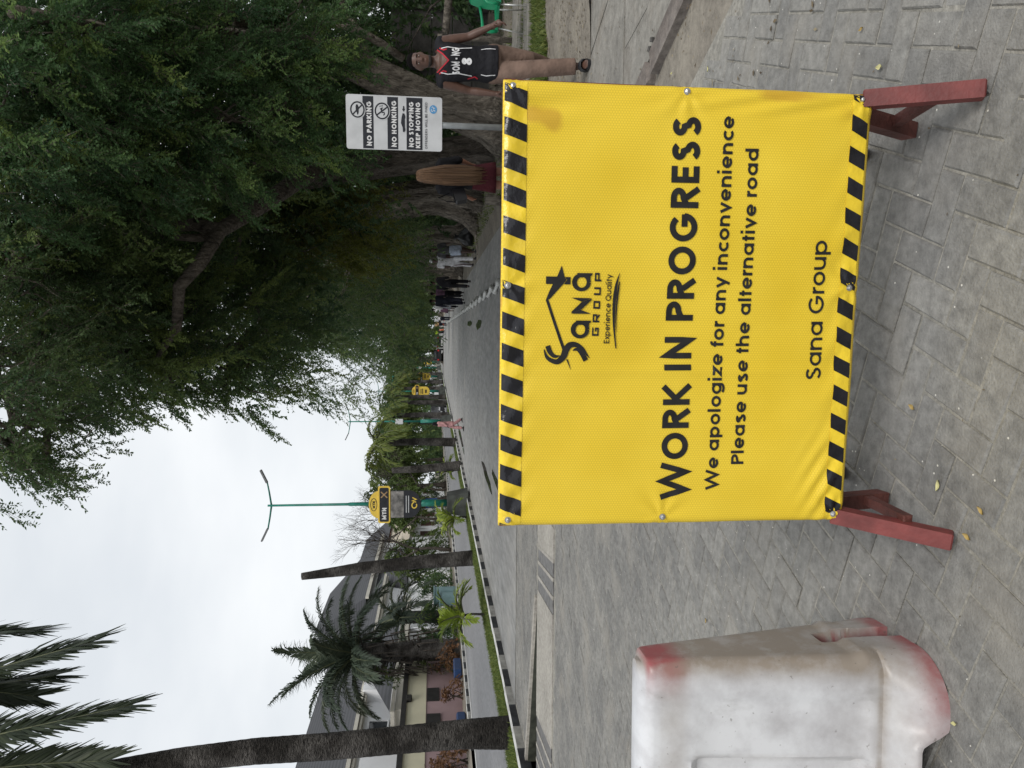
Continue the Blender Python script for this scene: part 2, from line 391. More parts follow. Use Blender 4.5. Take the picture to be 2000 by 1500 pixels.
    t.links.new(n4.outputs[0], bp.inputs['Height']); t.links.new(bp.outputs[0], b.inputs['Normal'])
    return m
HB = R(22)                                          # herringbone runs 22 degrees off the road axis
PV1, PV2, PV3 = (.205, .201, .191), (.275, .268, .25), (.30, .28, .245)
m_paver = groundmat('paver_concrete', PV1, PV2, PV3, .9, 22, fleck=.13, tint='object', bump=.5)
m_pavj = groundmat('paver_concrete_joined', PV1, PV2, PV3, .9, 22, fleck=.10, tint='attr', bump=.5)
m_sand = groundmat('joint_sand', (.25, .24, .212), (.335, .318, .28), None, 2.5, 40, bump=.6)
m_far = groundmat('worn_paving', (.235, .235, .23), (.315, .308, .292), (.31, .295, .27), .22, 5, rot=HB, streak=.22, bump=.25, bs=30)
m_asph = groundmat('asphalt_road', (.19, .19, .195), (.245, .245, .25), None, .3, 14, streak=.25, bump=.3)
m_soil = groundmat('dry_soil', (.17, .15, .125), (.27, .245, .205), (.30, .27, .22), .7, 12, bump=.9, bs=40)
m_conc = groundmat('old_concrete', (.205, .195, .175), (.29, .275, .245), (.19, .165, .135), .8, 9, bump=.5, bs=60)
m_conc2 = groundmat('pale_concrete', (.33, .31, .275), (.42, .395, .35), None, 1.2, 16, bump=.4)
m_grassb = groundmat('grass_ground', (.065, .095, .03), (.12, .15, .045), (.17, .155, .08), 1.1, 14, bump=.8, bs=30)
m_earth = groundmat('far_ground', (.13, .12, .095), (.2, .18, .14), (.09, .11, .05), .12, 3, bump=.5, bs=8)
m_dark = pm('dark_recess', (.02, .02, .018), .9)
m_steel = pm('galvanised_steel', (.42, .43, .43), .45, .2, 9, metal=.7)
m_wet = pm('puddle_water', (.035, .035, .03), .06, .2, 3, spec=.5)

sheet('ground', [[(-900, -300), (900, -300), (900, 1500), (-900, 1500)]], m_earth, z=-.42)
sheet('left_ground', [[(-900, -300), (-18.9, -300), (-18.9, 1500), (-900, 1500)]], m_earth, z=-.03)
sheet('right_ground', [[(13.9, -300), (900, -300), (900, 1500), (13.9, 1500)], [(2.3, -300), (14, -300), (14, 2.05), (2.3, 2.05)], [(9, 2.0), (14, 2.0), (14, 7.3), (9, 7.3)], [(-18.9, 255), (14, 255), (14, 1500), (-18.9, 1500)]], m_earth, z=-.03)

def edgeX(Y):                                       # right edge of the paving
    if Y < 6: return 1.48+(4.3-Y)*.36
    if Y < 9.5: return .87+(Y-6)*.44
    return 2.42
bed = MB()
ys = [-1, 0, 1, 2, 3, 4, 5, 6, 7, 8, 9]
for a, b_ in zip(ys[:-1], ys[1:]): bed.add([(-6.9, a, 0), (edgeX(a), a, 0), (edgeX(b_), b_, 0), (-6.9, b_, 0)], [(0, 1, 2, 3)])
bed.add([(-2.45, 9, 0), (edgeX(9), 9, 0), (edgeX(10.42), 10.42, 0), (-2.45, 10.42, 0)], [(0, 1, 2, 3)])
bed.add([(-3.9, 10.42, 0), (2.42, 10.42, 0), (2.42, 13.2, 0), (-6.9, 13.2, 0), (-6.9, 11.36, 0)], [(0, 1, 2, 3, 4)])
road = bed.build('road', m_sand); road['kind'] = 'structure'; road.location = (0, 0, -.0065)
far = sheet('paving_far', [[(-6.9, 13.2), (2.42, 13.2), (2.5, 30), (2.5, 260), (-6.9, 260)]], m_far); far['kind'] = 'structure'

# near pavers, one by one (herringbone)
PW = .106
ca, sa = math.cos(HB), math.sin(HB)
def h2w(x, y): return (x*ca+y*sa, -x*sa+y*ca)       # pattern -> world
def proj(p):
    d = Vector(p)-Vector((0, 0, CAM_H)); z = d.dot(fw)
    if z < .1: return None
    return (1000-1440*d.dot(upv)/z, 1500-(750+1440*d.dot(rt)/z))
bricks = []
n = int(18/PW)
for i in range(-n, n):
    for j in range(-n, n):
        c = (i-j) % 4
        if c not in (0, 3): continue
        cx, cy = ((i+1)*PW, (j+.5)*PW) if c == 0 else ((i+.5)*PW, (j+1)*PW)
        X, Y = h2w(cx, cy)
        if not (.9 < Y < 13.1 and -6.78 < X < edgeX(Y)-.09): continue
        if X < -2.33 and 8.88 < Y < 10.55: continue
        if X < -3.8 and 10.3 < Y < 11.5 and Y < 10.42+(-3.9-X)*.32+.14: continue
        q = proj((X, Y, 0))
        if q is None or not (-150 < q[1] < 1680 and q[0] < 2250): continue
        hid = (q[0] < 1640 and 200 < q[1] < 1000) or (q[1] > 1290 and 1240 < q[0] < 1790)
        bricks.append((X, Y, c == 0, q, hid))
vis = sorted([b for b in bricks if not b[4] and -20 < b[3][1] < 1520 and b[3][0] < 2030], key=lambda b: b[0]**2+b[1]**2)
near = set(id(b) for b in vis[:300])
def paver_shape(jit):
    l, w, bv = PW*2-.0068, PW-.0068, .006
    x, y = l/2, w/2; q = lambda e: (1-2*hsh(jit, e))*.0012
    rings = []
    for (ex, z) in ((0, -.05), (0, -bv), (bv, 0)):
        rings.append([(-x+ex+q(1), -y+ex+q(2), z+q(9)*.4), (x-ex+q(3), -y+ex+q(4), z+q(10)*.4), (x-ex+q(5), y-ex+q(6), z), (-x+ex+q(7), y-ex+q(8), z)])
    return rings
shapes = []
for k in range(6):
    mb = MB(); rg = paver_shape(k); mb.rings(rg, caps=False); mb.f.append((8, 9, 10, 11)); mb.mi.append(0)
    me = bpy.data.meshes.new('paver'); me.from_pydata(mb.v, [], mb.f); me.materials.append(m_paver); shapes.append(me)
jv = []; jf = []; jt = []
for b in bricks:
    X, Y, hor, q, hid = b
    rz = -HB+(0 if hor else math.pi/2)+random.gauss(0, .006); z = random.gauss(0, .002)
    if id(b) in near:
        o = link('paver', shapes[random.randrange(6)], road); o.location = (X, Y, z+.0065); o.rotation_euler = (random.gauss(0, .007), random.gauss(0, .007), rz)
    else:
        rg = paver_shape(random.randrange(40)); cr, sr = math.cos(rz), math.sin(rz); o0 = len(jv)
        for r_ in rg[1:]:
            for p in r_: jv.append((X+p[0]*cr-p[1]*sr, Y+p[0]*sr+p[1]*cr, z+p[2]))
        jf.append((o0+4, o0+5, o0+6, o0+7)); jf += [(o0+i, o0+(i+1) % 4, o0+4+(i+1) % 4, o0+4+i) for i in range(4)]
        jt += [random.random()]*5
me = bpy.data.meshes.new('pavers_joined'); me.from_pydata(jv, [], jf)
a = me.attributes.new('tint', 'FLOAT', 'FACE'); a.data.foreach_set('value', jt); me.materials.append(m_pavj)
pj = link('pavers_beyond', me, road); pj['kind'] = 'stuff'; pj.location = (0, 0, .0065)

# concrete band with drain gratings and an open channel
band = MB()
def slabpoly(pts, z0=-.08, z1=.006): band.prism(pts, z0, z1)
slabpoly([(-2.45, 9.03), (-2.45, 10.4), (-3.06, 10.4), (-2.86, 9.03)])
slabpoly([(-3.62, 9.03), (-3.76, 10.4), (-5.55, 10.4), (-5.3, 9.0)])
slabpoly([(-6.35, 8.98), (-6.5, 10.4), (-6.88, 10.4), (-6.88, 8.97)])
bo = band.build('concrete_band', m_conc2); bo['kind'] = 'structure'
for k, (xa, xb, xc, xd) in enumerate(((-2.88, -3.6, -3.08, -3.74), (-5.32, -6.33, -5.57, -6.48))):
    g = empty('drain_grate', (0, 0, 0), 0, ('steel drain grating in the concrete band beside the work sign', 'long steel drain grating in the concrete band near the striped kerb')[k], 'grate', 'drain gratings in the concrete band')
    mb = MB(); mb.box(((xa+xb+xc+xd)/4, 9.7, -.07), (abs(xb-xa)+.2, 1.4, .02)); mb.build('pit', m_dark, g)
    nb = 3 if k == 0 else 4
    for i in range(nb):
        f = (i+.5)/nb
        mb = MB(); mb.bar((xa+(xb-xa)*f, 9.06, -.008), (xc+(xd-xc)*f, 10.37, -.008), abs(xb-xa)/nb*.72, .016, bev=.003); mb.build('grate_panel', pm('grate_iron', (.15, .145, .14), .6, .3, 12, metal=.3), g)
    for i in range(nb+1):
        f = i/nb
        mb = MB(); mb.bar((xa+(xb-xa)*f, 9.05, -.004), (xc+(xd-xc)*f, 10.38, -.004), .05, .02, bev=.003); mb.build('grate_bar', m_conc2, g)
ch = MB()
ch.add([(-3.9, 10.42, -.3), (-6.9, 10.46, -.3), (-6.9, 11.36, -.3)], [(0, 1, 2)])
ch.add([(-3.9, 10.42, -.001), (-6.9, 11.36, -.001), (-6.9, 11.36, -.3), (-3.9, 10.42, -.3)], [(0, 1, 2, 3)])
ch.add([(-3.9, 10.42, -.02), (-6.9, 10.42, -.02), (-6.9, 10.42, -.3), (-3.9, 10.42, -.3)], [(0, 1, 2, 3)])
c_ = ch.build('drain_channel', pm('channel_mud', (.045, .048, .036), .7, .5, 5, bump=.6, bscale=12)); c_['kind'] = 'structure'
lip = MB(); lip.bar((-3.85, 10.48, .01), (-6.9, 11.45, .01), .1, .05, bev=.01)
l_ = lip.build('channel_lip', m_conc2); l_['kind'] = 'structure'

# median: painted kerb stones, grass
m_kb = pm('kerb_black_paint', (.028, .03, .034), .6, .5, 7, bump=.3)
m_kw = pm('kerb_white_paint', (.40, .395, .37), .7, .3, 5, bump=.3, col2=(.24, .235, .22))
m_kt = pm('kerb_top_paint', (.55, .55, .53), .7, .2, 4)
def kerb(name, X, side, Y0, Y1, label, L=.72, H_=.135, wd=.15):
    root = empty(name, (X, Y0, 0)); root['kind'] = 'structure'
    ms = []
    for mm in (m_kb, m_kw):
        mb = MB(); mb.box((side*wd/2, L/2, H_/2-.03), (wd, L-.012, H_+.06), bev=.012)
        o = mb.build('kerb_stone', [mm, m_kt], root)
        for p in o.data.polygons:
            if p.normal.z > .5: p.material_index = 1
        ms.append(o)
    k = 0; y = 0
    while Y0+y < Y1:
        if k < 2: o = ms[k]
        else: o = ms[k % 2].copy(); COL.objects.link(o)
        o.location = (random.gauss(0, .006), y, random.gauss(0, .004)); k += 1; y += L
    return root
kerb('median_kerb', -6.9, -1, 9.6, 112, 'x')
kerb('far_road_kerb', -15.7, -1, 27, 112, 'x', L=.66)
mk = MB()
mk.box((-6.98, 178, .05), (.15, 130, .17)); mk.box((-15.78, 178, .05), (.15, 130, .17)); mk.box((-8.02, 130, .05), (.15, 240, .17))
k_ = mk.build('kerb_far_runs', m_kw); k_['kind'] = 'structure'
sheet('median_strip', [[(-7.06, 8), (-7.06, 250), (-7.95, 250), (-7.95, 8)]], m_grassb, z=.115)
sheet('far_carriageway', [[(-8.0, -20), (-8.0, 260), (-15.7, 260), (-15.7, -20)]], m_asph, z=-.004)
sheet('far_pavement', [[(-15.84, 10), (-15.84, 260), (-19, 260), (-19, 10)]], m_soil, z=.1)
gut = sheet('gutter_line', [[(-8.1, 8), (-8.1, 200), (-8.32, 200), (-8.32, 8)], [(-15.5, 20), (-15.5, 200), (-15.25, 200), (-15.25, 20)]], pm('faded_edge_line', (.5, .5, .48), .8, .3, 3), z=.002)
def blades(name, n, xr, yr, z, h, col, parent=None, lean=.5, yb=1.):
    x = RNG.uniform(*xr, n); y = yr[0]+(yr[1]-yr[0])*RNG.random(n)**yb; hh = h*RNG.uniform(.5, 1.3, n)
    a = RNG.uniform(0, 6.283, n); w = hh*.14
    b0 = np.stack([x, y, np.full(n, z)], 1); s = np.stack([np.cos(a), np.sin(a), np.zeros(n)], 1)
    l = np.stack([RNG.normal(0, lean, n)*hh, RNG.normal(0, lean, n)*hh, hh], 1)
    V = np.stack([b0-s*w[:, None], b0+s*w[:, None], b0+l], 1)
    return quads(name, V, col, parent, RNG.random(n), 3)
m_blade = leafmat('grass_blades', (.055, .085, .02), (.11, .16, .035), (.22, .24, .07), .25)
o = blades('median_grass', 60000, (-7.93, -7.06), (9, 75), .112, .075, m_blade, yb=1.8); tag(o, 'short green grass growing along the median strip', 'grass', kind='stuff')

# right-hand verge
def rough(name, xr, yr, nx, ny, f, mat):
    mb = MB(); xs = np.linspace(*xr, nx); yy = np.linspace(*yr, ny)
    mb.v = [(x, y, f(x, y)) for y in yy for x in xs]
    mb.f = [(j*nx+i, j*nx+i+1, j*nx+nx+i+1, j*nx+nx+i) for j in range(ny-1) for i in range(nx-1)]; mb.mi = [0]*len(mb.f)
    o = mb.build(name, mat, smooth=True); o['kind'] = 'structure'; return o
def vz(x, y):
    e = min(1, max(0, (x-2.45)/1.2)); return -.012+e*(.05+.02*math.sin(x*2.3+y*1.7)+.015*math.sin(x*5.1-y*3.3))+min(1, max(0, (x-5)/4))*.25
rough('verge_soil', (2.47, 14), (7.2, 60), 40, 110, vz, m_soil)
sheet('verge_far', [[(2.52, 60), (2.52, 260), (16, 260), (16, 60)]], m_soil, z=.02)
rough('junction_soil', (.9, 9), (2.0, 7.4), 30, 24, lambda x, y: -.022+.006*math.sin(x*4+y*3)+.005*math.sin(x*9-y*7), m_soil)
# cracked concrete footway slabs where the man walks
KL = lambda Y: 1.97+(4.4-Y)*.31
root = empty('footway', (0, 0, 0)); root['kind'] = 'structure'
rows = [(3.3, 4.6), (4.63, 5.9), (5.93, 7.35)]
for a, b_ in rows:
    x0 = KL((a+b_)/2)+.24
    for k, (w0, w1) in enumerate(((0, 1.35), (1.38, 2.9), (2.93, 4.4))):
        mb = MB(); j = [random.uniform(-.05, .05) for _ in range(8)]
        pts = [(KL(a)+.22+w0+j[0]*.3, a), (KL(a)+.22+w1, a+j[2]*.4), (KL(b_)+.22+w1, b_+j[3]*.4), (KL(b_)+.22+w0+j[1]*.3, b_)]
        # split each slab along an uneven crack
        m1 = ((pts[0][0]+pts[1][0])/2+j[4]*6, pts[0][1]); m2 = ((pts[2][0]+pts[3][0])/2+j[5]*6, pts[2][1]); mc = ((m1[0]+m2[0])/2+j[6]*4, (m1[1]+m2[1])/2+j[7]*3)
        g = .006
        mb.prism([pts[0], (m1[0]-g, m1[1]), (mc[0]-g, mc[1]), (m2[0]-g, m2[1]), pts[3]], -.06, -.002+j[0]*.06)
        mb.prism([(m1[0]+g, m1[1]), pts[1], pts[2], (m2[0]+g, m2[1]), (mc[0]+g, mc[1])], -.06, -.003+j[1]*.06)
        mb.build('concrete_slab', m_conc, root)
# worn kerb stones at the junction
kr = empty('junction_kerb', (0, 0, 0)); kr['kind'] = 'structure'
m_kst = groundmat('kerb_stone_brown', (.14, .118, .105), (.215, .19, .17), (.1, .09, .085), 3, 18, bump=.8, bs=40)
yy = 2.3
for L in (.85, .95, 1.0, .92, .9):
    a, b_ = yy+.025, yy+L-.025; mb = MB()
    mb.bar((KL(a)+.08, a, -.02), (KL(b_)+.08, b_, -.02), .17, .11, bev=.025); mb.build('kerb_stone', m_kst, kr); yy += L
rub = MB()
for k in range(46):
    y = random.choice((4.15, 5.1, 6.0))+random.gauss(0, .1); s = random.uniform(.012, .035)
    rub.box((KL(y)+random.gauss(.16, .07), y, s*.3), (s*1.3, s, s*.8), rz=random.random()*6, bev=s*.2)
o = rub.build('rubble', pm('dark_rubble', (.09, .085, .08), .9, .4, 20)); tag(o, 'loose dark rubble in the gaps of the broken kerb', 'rubble', kind='stuff')
o = blades('verge_grass', 16000, (3.0, 9), (9.75, 11.1), .03, .09, m_blade); tag(o, 'green grass strip beside the dry soil verge', 'grass', kind='stuff')
o = blades('verge_grass_thin', 14000, (3.0, 10), (11.5, 34), .05, .08, m_blade, yb=1.5); tag(o, 'thin grass tufts under the row of big trees', 'grass', kind='stuff')
# puddles on the road
m_pd = m_wet
def blob(cx, cy, rx, ry, n=60, j=.35, seed=0):
    out = []
    for k in range(n):
        t = 2*math.pi*k/n; q = 1+j*math.sin(2*t+seed)*.45+j*.25*math.sin(5*t+seed*2)+random.uniform(-.012, .012)
        out.append((cx+rx*q*math.cos(t), cy+ry*q*math.sin(t)))
    return out
for k, (cx, cy, rx, ry) in enumerate(((-4.1, 21, .16, 2.0), (-3.6, 17.6, .10, 1.6), (.28, 25, .16, 1.4), (.4, 31.5, .14, 1.8), (-5.9, 42, .25, 6))):
    s_ = sheet('puddle', [blob(cx, cy, rx, ry, seed=k*1.7)], m_pd, z=.004); s_['kind'] = 'structure'
# ------------------------------------------------------------ the work-in-progress board
m_hex, t, b = newmat('yellow_reflective_vinyl')
tcn = node(t, 'ShaderNodeTexCoord')
sep = node(t, 'ShaderNodeSeparateXYZ'); t.links.new(tcn.outputs['Object'], sep.inputs[0])
def mth(op, a, b_=None):
    n_ = node(t, 'ShaderNodeMath', operation=op)
    for i, v in enumerate((a, b_)):
        if v is None: continue
        if isinstance(v, (int, float)): n_.inputs[i].default_value = v
        else: t.links.new(v, n_.inputs[i])
    return n_.outputs[0]
K = 2*math.pi/.0068
cs = []
for ang in (0, 60, 120):
    q = mth('ADD', mth('MULTIPLY', sep.outputs[0], K*math.cos(R(ang))), mth('MULTIPLY', sep.outputs[2], K*math.sin(R(ang))))
    cs.append(mth('COSINE', q))
hexv = mth('ADD', mth('ADD', cs[0], cs[1]), cs[2])            # -1.5 .. 3
hx = node(t, 'ShaderNodeMapRange'); t.links.new(hexv, hx.inputs[0]); hx.inputs[1].default_value = -1.5; hx.inputs[2].default_value = .6
n1 = node(t, 'ShaderNodeTexNoise'); n1.inputs['Scale'].default_value = 3.2; n1.inputs['Detail'].default_value = 5; t.links.new(tcn.outputs['Object'], n1.inputs[0])
r1 = node(t, 'ShaderNodeValToRGB'); r1.color_ramp.elements[0].color = (.775, .545, .028, 1); r1.color_ramp.elements[1].color = (.86, .63, .05, 1)
r1.color_ramp.elements[0].position = .3; r1.color_ramp.elements[1].position = .7
t.links.new(n1.outputs[0], r1.inputs[0])
cell = node(t, 'ShaderNodeMixRGB', blend_type='MULTIPLY'); cell.inputs[0].default_value = 1
rc = node(t, 'ShaderNodeValToRGB'); rc.color_ramp.elements[0].color = (.85, .83, .76, 1); rc.color_ramp.elements[1].color = (1.06, 1.06, 1.1, 1)
t.links.new(hx.outputs[0], rc.inputs[0]); t.links.new(r1.outputs[0], cell.inputs[1]); t.links.new(rc.outputs[0], cell.inputs[2])
# rust-brown stains that sit at the edges (their own shape: attribute times noise)
at = node(t, 'ShaderNodeAttribute', attribute_name='stain')
n2 = node(t, 'ShaderNodeTexNoise'); n2.inputs['Scale'].default_value = 16; n2.inputs['Detail'].default_value = 7; t.links.new(tcn.outputs['Object'], n2.inputs[0])
sm_ = mth('MULTIPLY', at.outputs['Fac'], n2.outputs[0])
rs = node(t, 'ShaderNodeMapRange'); t.links.new(sm_, rs.inputs[0]); rs.inputs[1].default_value = .2; rs.inputs[2].default_value = .48; rs.inputs[4].default_value = .55
st_ = node(t, 'ShaderNodeMixRGB'); st_.inputs[2].default_value = (.50, .25, .03, 1)
t.links.new(rs.outputs[0], st_.inputs[0]); t.links.new(cell.outputs[0], st_.inputs[1])
t.links.new(st_.outputs[0], b.inputs['Base Color'])
b.inputs['Roughness'].default_value = .42; b.inputs['Specular IOR Level'].default_value = .45
bp = node(t, 'ShaderNodeBump'); bp.inputs['Strength'].default_value = .10; bp.inputs['Distance'].default_value = .001
t.links.new(hx.outputs[0], bp.inputs['Height']); t.links.new(bp.outputs[0], b.inputs['Normal'])
m_ink = pm('black_print', (.016, .016, .017), .42, .3, 30)
m_tapeB = pm('black_glossy_tape', (.014, .014, .018), .2, .3, 14, bump=.3, bscale=26)
m_tapeY = pm('yellow_glossy_tape', (.82, .59, .04), .2, .16, 9, bump=.32, bscale=22)
m_red = pm('red_oxide_paint', (.115, .024, .022), .55, .3, 12, bump=.12, bscale=90, col2=(.20, .044, .04))
m_redd = pm('shaded_red_oxide_paint', (.085, .028, .022), .65, .35, 9, bump=.4, bscale=50)  # red with the rear bars' shade put into the colour; screws reuse it
m_bolt = pm('zinc_bolt', (.6, .6, .6), .3, .2, 40, metal=.9)

BLx, BLy, BRx, BRy = -.566, 2.145, .690, 2.062
bw = math.hypot(BRx-BLx, BRy-BLy); brz = math.atan2(BRy-BLy, BRx-BLx)
board = empty('work_sign_board', (BLx, BLy, 0), brz, 'yellow work in progress sign board with striped borders on red steel legs', 'sign board')
Z0, Z1 = .248, 1.312
BOLTS = ((.02, 1.285), (.022, .82), (.022, .283), (bw-.018, 1.287), (bw-.014, .80), (bw-.016, .283), (.703, 1.295), (.71, .281))
def relief(x, z):
    """creases of the banner; +: towards the viewer"""
    d = .0035*math.sin(x*5.5+z*3)+.0022*math.sin(z*8-x*2.5)+.0012*math.sin(x*23+z*9)*math.sin(z*13)
    g = lambda cx, cz, sx, sz: math.exp(-((x-cx)/sx)**2-((z-cz)/sz)**2)
    d += .006*g(1.19, 1.2, .05, .10)*math.sin((x-1.19)*70+z*9)
    d += .005*g(1.22, .55, .03, .28)*math.sin(x*120+z*26)
    d += .005*g(.12, .33, .12, .05)*math.sin((x+z*1.6)*75)
    d += .004*g(.62, .31, .5, .03)*math.sin(x*42+z*30)
    d += .004*g(.45, 1.27, .6, .035)*math.sin(x*58+z*60)
    d += .004*g(.46, .8, .012, .5)
    for px_, pz_ in BOLTS:
        rx_, rz_ = x-px_, z-pz_; q_ = rx_*rx_+rz_*rz_
        if q_ < .03: d += .0028*math.exp(-q_/.007)*math.sin(7*math.atan2(rz_, rx_)+px_*9)
    d += .0022*math.sin(x*11+1.5*math.sin(z*6))*math.sin(z*7+x*3)
    e = min(x, bw-x, z-Z0, Z1-z)
    return d-.010*max(0, 1-e/.018)**2
def onb(x, z, lift): return (x, -.022-relief(x, z)-lift, z)
# banner skin, wrapped over the frame
nx, nz = 150, 120
mb = MB()
for j in range(nz+1):
    for i in range(nx+1): mb.v.append(onb(bw*i/nx, Z0+(Z1-Z0)*j/nz, 0))
mb.f = [(j*(nx+1)+i, j*(nx+1)+i+1, (j+1)*(nx+1)+i+1, (j+1)*(nx+1)+i) for j in range(nz) for i in range(nx)]
# side wraps
def wrap(idx):
    o = len(mb.v)
    for k in idx: x, y, z = mb.v[k]; mb.v.append((x, .004, z))
    for a_ in range(len(idx)-1): mb.f.append((idx[a_], idx[a_+1], o+a_+1, o+a_))
wrap([j*(nx+1) for j in range(nz+1)]); wrap([j*(nx+1)+nx for j in range(nz+1)]); wrap([nz*(nx+1)+i for i in range(nx+1)]); wrap(list(range(nx+1)))
mb.mi = [0]*len(mb.f)
ban = mb.build('banner', m_hex, board, smooth=True)
a = ban.data.attributes.new('stain', 'FLOAT', 'POINT')
sv_ = []
for v in ban.data.vertices:
    x, z = v.co.x, v.co.z; s = 0
    g = lambda cx, cz, sx, sz: math.exp(-((x-cx)/sx)**2-((z-cz)/sz)**2)
    s += 1.2*g(1.17, 1.235, .03, .05)+.9*g(1.15, 1.17, .035, .03)+1.0*g(1.24, .5, .018, .13)+.8*g(1.2, .33, .03, .03)
    s += .55*math.exp(-((z-Z0)/.03)**2)*(x > .45)+.35*math.exp(-((x-bw)/.012)**2)+.3*math.exp(-(x/.012)**2)
    s += .9*g(.66, 1.30, .05, .03)
    sv_.append(min(1, s))
a.data.foreach_set('value', sv_)
# steel frame behind
for nm, p, d in (('frame_rail', (bw/2, .02, Z1-.02), (bw+.012, .035, .036)), ('frame_rail', (bw/2, .02, Z0+.014), (bw+.012, .035, .036)),
                 ('frame_stile', (.014, .0215, (Z0+Z1)/2), (.038, .034, Z1-Z0-.05)), ('frame_stile', (bw-.014, .0215, (Z0+Z1)/2), (.038, .034, Z1-Z0-.05)), ('frame_stile', (bw/2, .0215, (Z0+Z1)/2), (.038, .034, Z1-Z0-.05))):
    mb = MB(); mb.box(p, d, bev=.003); mb.build(nm, m_red, board)
# striped glossy borders
def border(z0, z1, name, lean, sx0, dx, wk, n, first):
    st = MB()
    step = .02
    zs = np.linspace(z0, z1, 9)
    xs_ = np.linspace(.004, bw-.004, 140); o0 = len(st.v)
    for z in zs:
        for x in xs_: st.v.append(onb(x, z, .0012))
    st.f = [(j*140+i, j*140+i+1, (j+1)*140+i+1, (j+1)*140+i) for j in range(8) for i in range(139)]; st.mi = [0]*len(st.f)
    st.build(name, m_tapeY, board, smooth=True)
    for k in range(n):
        q = MB(); rows_ = 9; cols = 8
        for z in zs:
            f = (z-z0)/(z1-z0)
            for c in range(cols+1):
                x = sx0+k*dx+lean*f+wk*c/cols; q.v.append(onb(min(bw-.003, max(.003, x)), z, .0024))
        q.f = [(j*(cols+1)+i, j*(cols+1)+i+1, (j+1)*(cols+1)+i+1, (j+1)*(cols+1)+i) for j in range(8) for i in range(cols)]; q.mi = [0]*len(q.f)
        q.build('black_stripe', m_tapeB, board, smooth=True)
border(1.247, 1.309, 'top_border', .022, .030-.0885, .0885, .047, 15, 0)
border(.262, .311, 'bottom_border', .024, .008, .0865, .045, 15, 0)
# lettering
def line(name, txt, p0, p1, cap, pen, gap=0.):
    words(txt, *p0, *p1, cap, pen, onb, gap, .0022, m_ink, board)
line('h', 'WORK IN PROGRESS', (.078, .748), (1.178, .756), .081, .215, .10)
line('a', 'We apologize for any inconvenience', (.104, .652), (1.182, .662), .038, .185, .06)
line('b', 'Please use the alternative road', (.18, .575), (1.098, .585), .038, .185, .06)
line('c', 'Sana Group', (.438, .351), (.846, .360), .047, .15, .03)
# emblem: roofed S with star, words under it
LX0, LX1, LZ0, LZ1 = .452, .787, 1.215, .9215
def lg(zx, zy): return (LX0+(1500-zy)/1500*(LX1-LX0), LZ0+zx/1304*(LZ1-LZ0))
emb = MB(); kk = [0]
def lpoly(*pts): kk[0] += 1; poly_mesh(emb, [lg(*p) for p in pts], onb, .0022+.0001*kk[0])
def lrib(pts, wid, closed=False):
    kk[0] += 1; P = [Vector(p) for p in pts]
    # smooth the line (Catmull-Rom) and carry the widths along
    out = []; ws = []
    wid = list(wid) if hasattr(wid, '__len__') else [wid]*len(P)
    for i in range(len(P)-1):
        p0, p1, p2, p3 = P[max(0, i-1)], P[i], P[i+1], P[min(len(P)-1, i+2)]
        for k in range(6):
            u = k/6; out.append(tuple(.5*((2*p1)+(p2-p0)*u+(2*p0-5*p1+4*p2-p3)*u*u+(3*p1-p0-3*p2+p3)*u**3))); ws.append(wid[i]+(wid[i+1]-wid[i])*u)
    out.append(tuple(P[-1])); ws.append(wid[-1])
    vs, fs = ribbon(out, ws); emb.add([onb(*lg(*v), .0022+.0001*kk[0]) for v in vs], fs)
lrib([(372, 1180), (255, 862), (143, 548)], [38, 36, 34])
lpoly((128, 552), (165, 455), (212, 352), (262, 262), (320, 120), (362, 268), (384, 296), (352, 342), (178, 540))
lpoly((124, 258), (124, 352), (225, 352), (275, 258)); lpoly((362, 262), (435, 262), (435, 354), (352, 354), (392, 298))
lrib([(118, 1178), (165, 1290), (285, 1340), (368, 1275), (398, 1190), (450, 1125), (530, 1120), (612, 1170), (665, 1235), (708, 1292)], [6, 46, 66, 82, 88, 78, 62, 46, 24, 4])
lrib([(165, 1135), (196, 1215), (255, 1268), (325, 1262)], [66, 60, 46, 8])
lrib([(488, 1192), (548, 1178), (608, 1232), (660, 1322)], [12, 44, 62, 66])
lrib([(415, 1308), (440, 1370), (466, 1440)], [22, 14, 3])
for c in (325, 925):
    lrib([(578+92*math.cos(R(q)), c+90*math.sin(R(q))) for q in range(0, 361, 30)], [56, 52, 46, 44, 50, 58, 62, 60, 52, 46, 46, 50, 56])
    lpoly((520, c-116), (716, c-116), (708, c-90), (690, c-78), (690, c-40), (600, c-62), (520, c-60))
lpoly((450, 722), (712, 722), (575, 672)); lpoly((452, 704), (470, 714), (592, 662), (714, 546), (714, 530), (585, 574)); lpoly((450, 520), (716, 525), (588, 570))
emb.build('emblem', m_ink, board)
w_ = MB(); p0 = lg(818, 1005); p1 = lg(832, 208); text_mesh(w_, '[G[R[O[U[P', *p0, *p1, .0195, .22, onb, .58, .0022); w_.build('lettering', m_ink, board)
w_ = MB(); p0 = lg(962, 1100); p1 = lg(966, 222); words('Experience Quality', *p0, *p1, .0165, .15, onb, .04, .0022, m_ink, board)
emb = MB(); lrib([(1066, 200), (1030, 330), (1012, 480), (1005, 650), (1012, 850), (1030, 1010), (1052, 1165)], [3, 30, 46, 40, 28, 20, 14]); lrib([(1066, 310), (1052, 430), (1040, 620), (1038, 800), (1050, 955)], [12, 24, 18, 14, 3]); emb.build('swoosh', m_ink, board)
# bolts
for x, z in BOLTS:
    mb = MB(); c = onb(x, z, .001)
    mb.tube([(x, c[1]+.003, z), (x, c[1]-.002, z)], [.0095, .0095], 16); mb.tube([(x, c[1]-.002, z), (x, c[1]-.007, z), (x, c[1]-.0085, z)], [.0065, .006, .003], 6)
    mb.build('bolt', m_bolt, board)
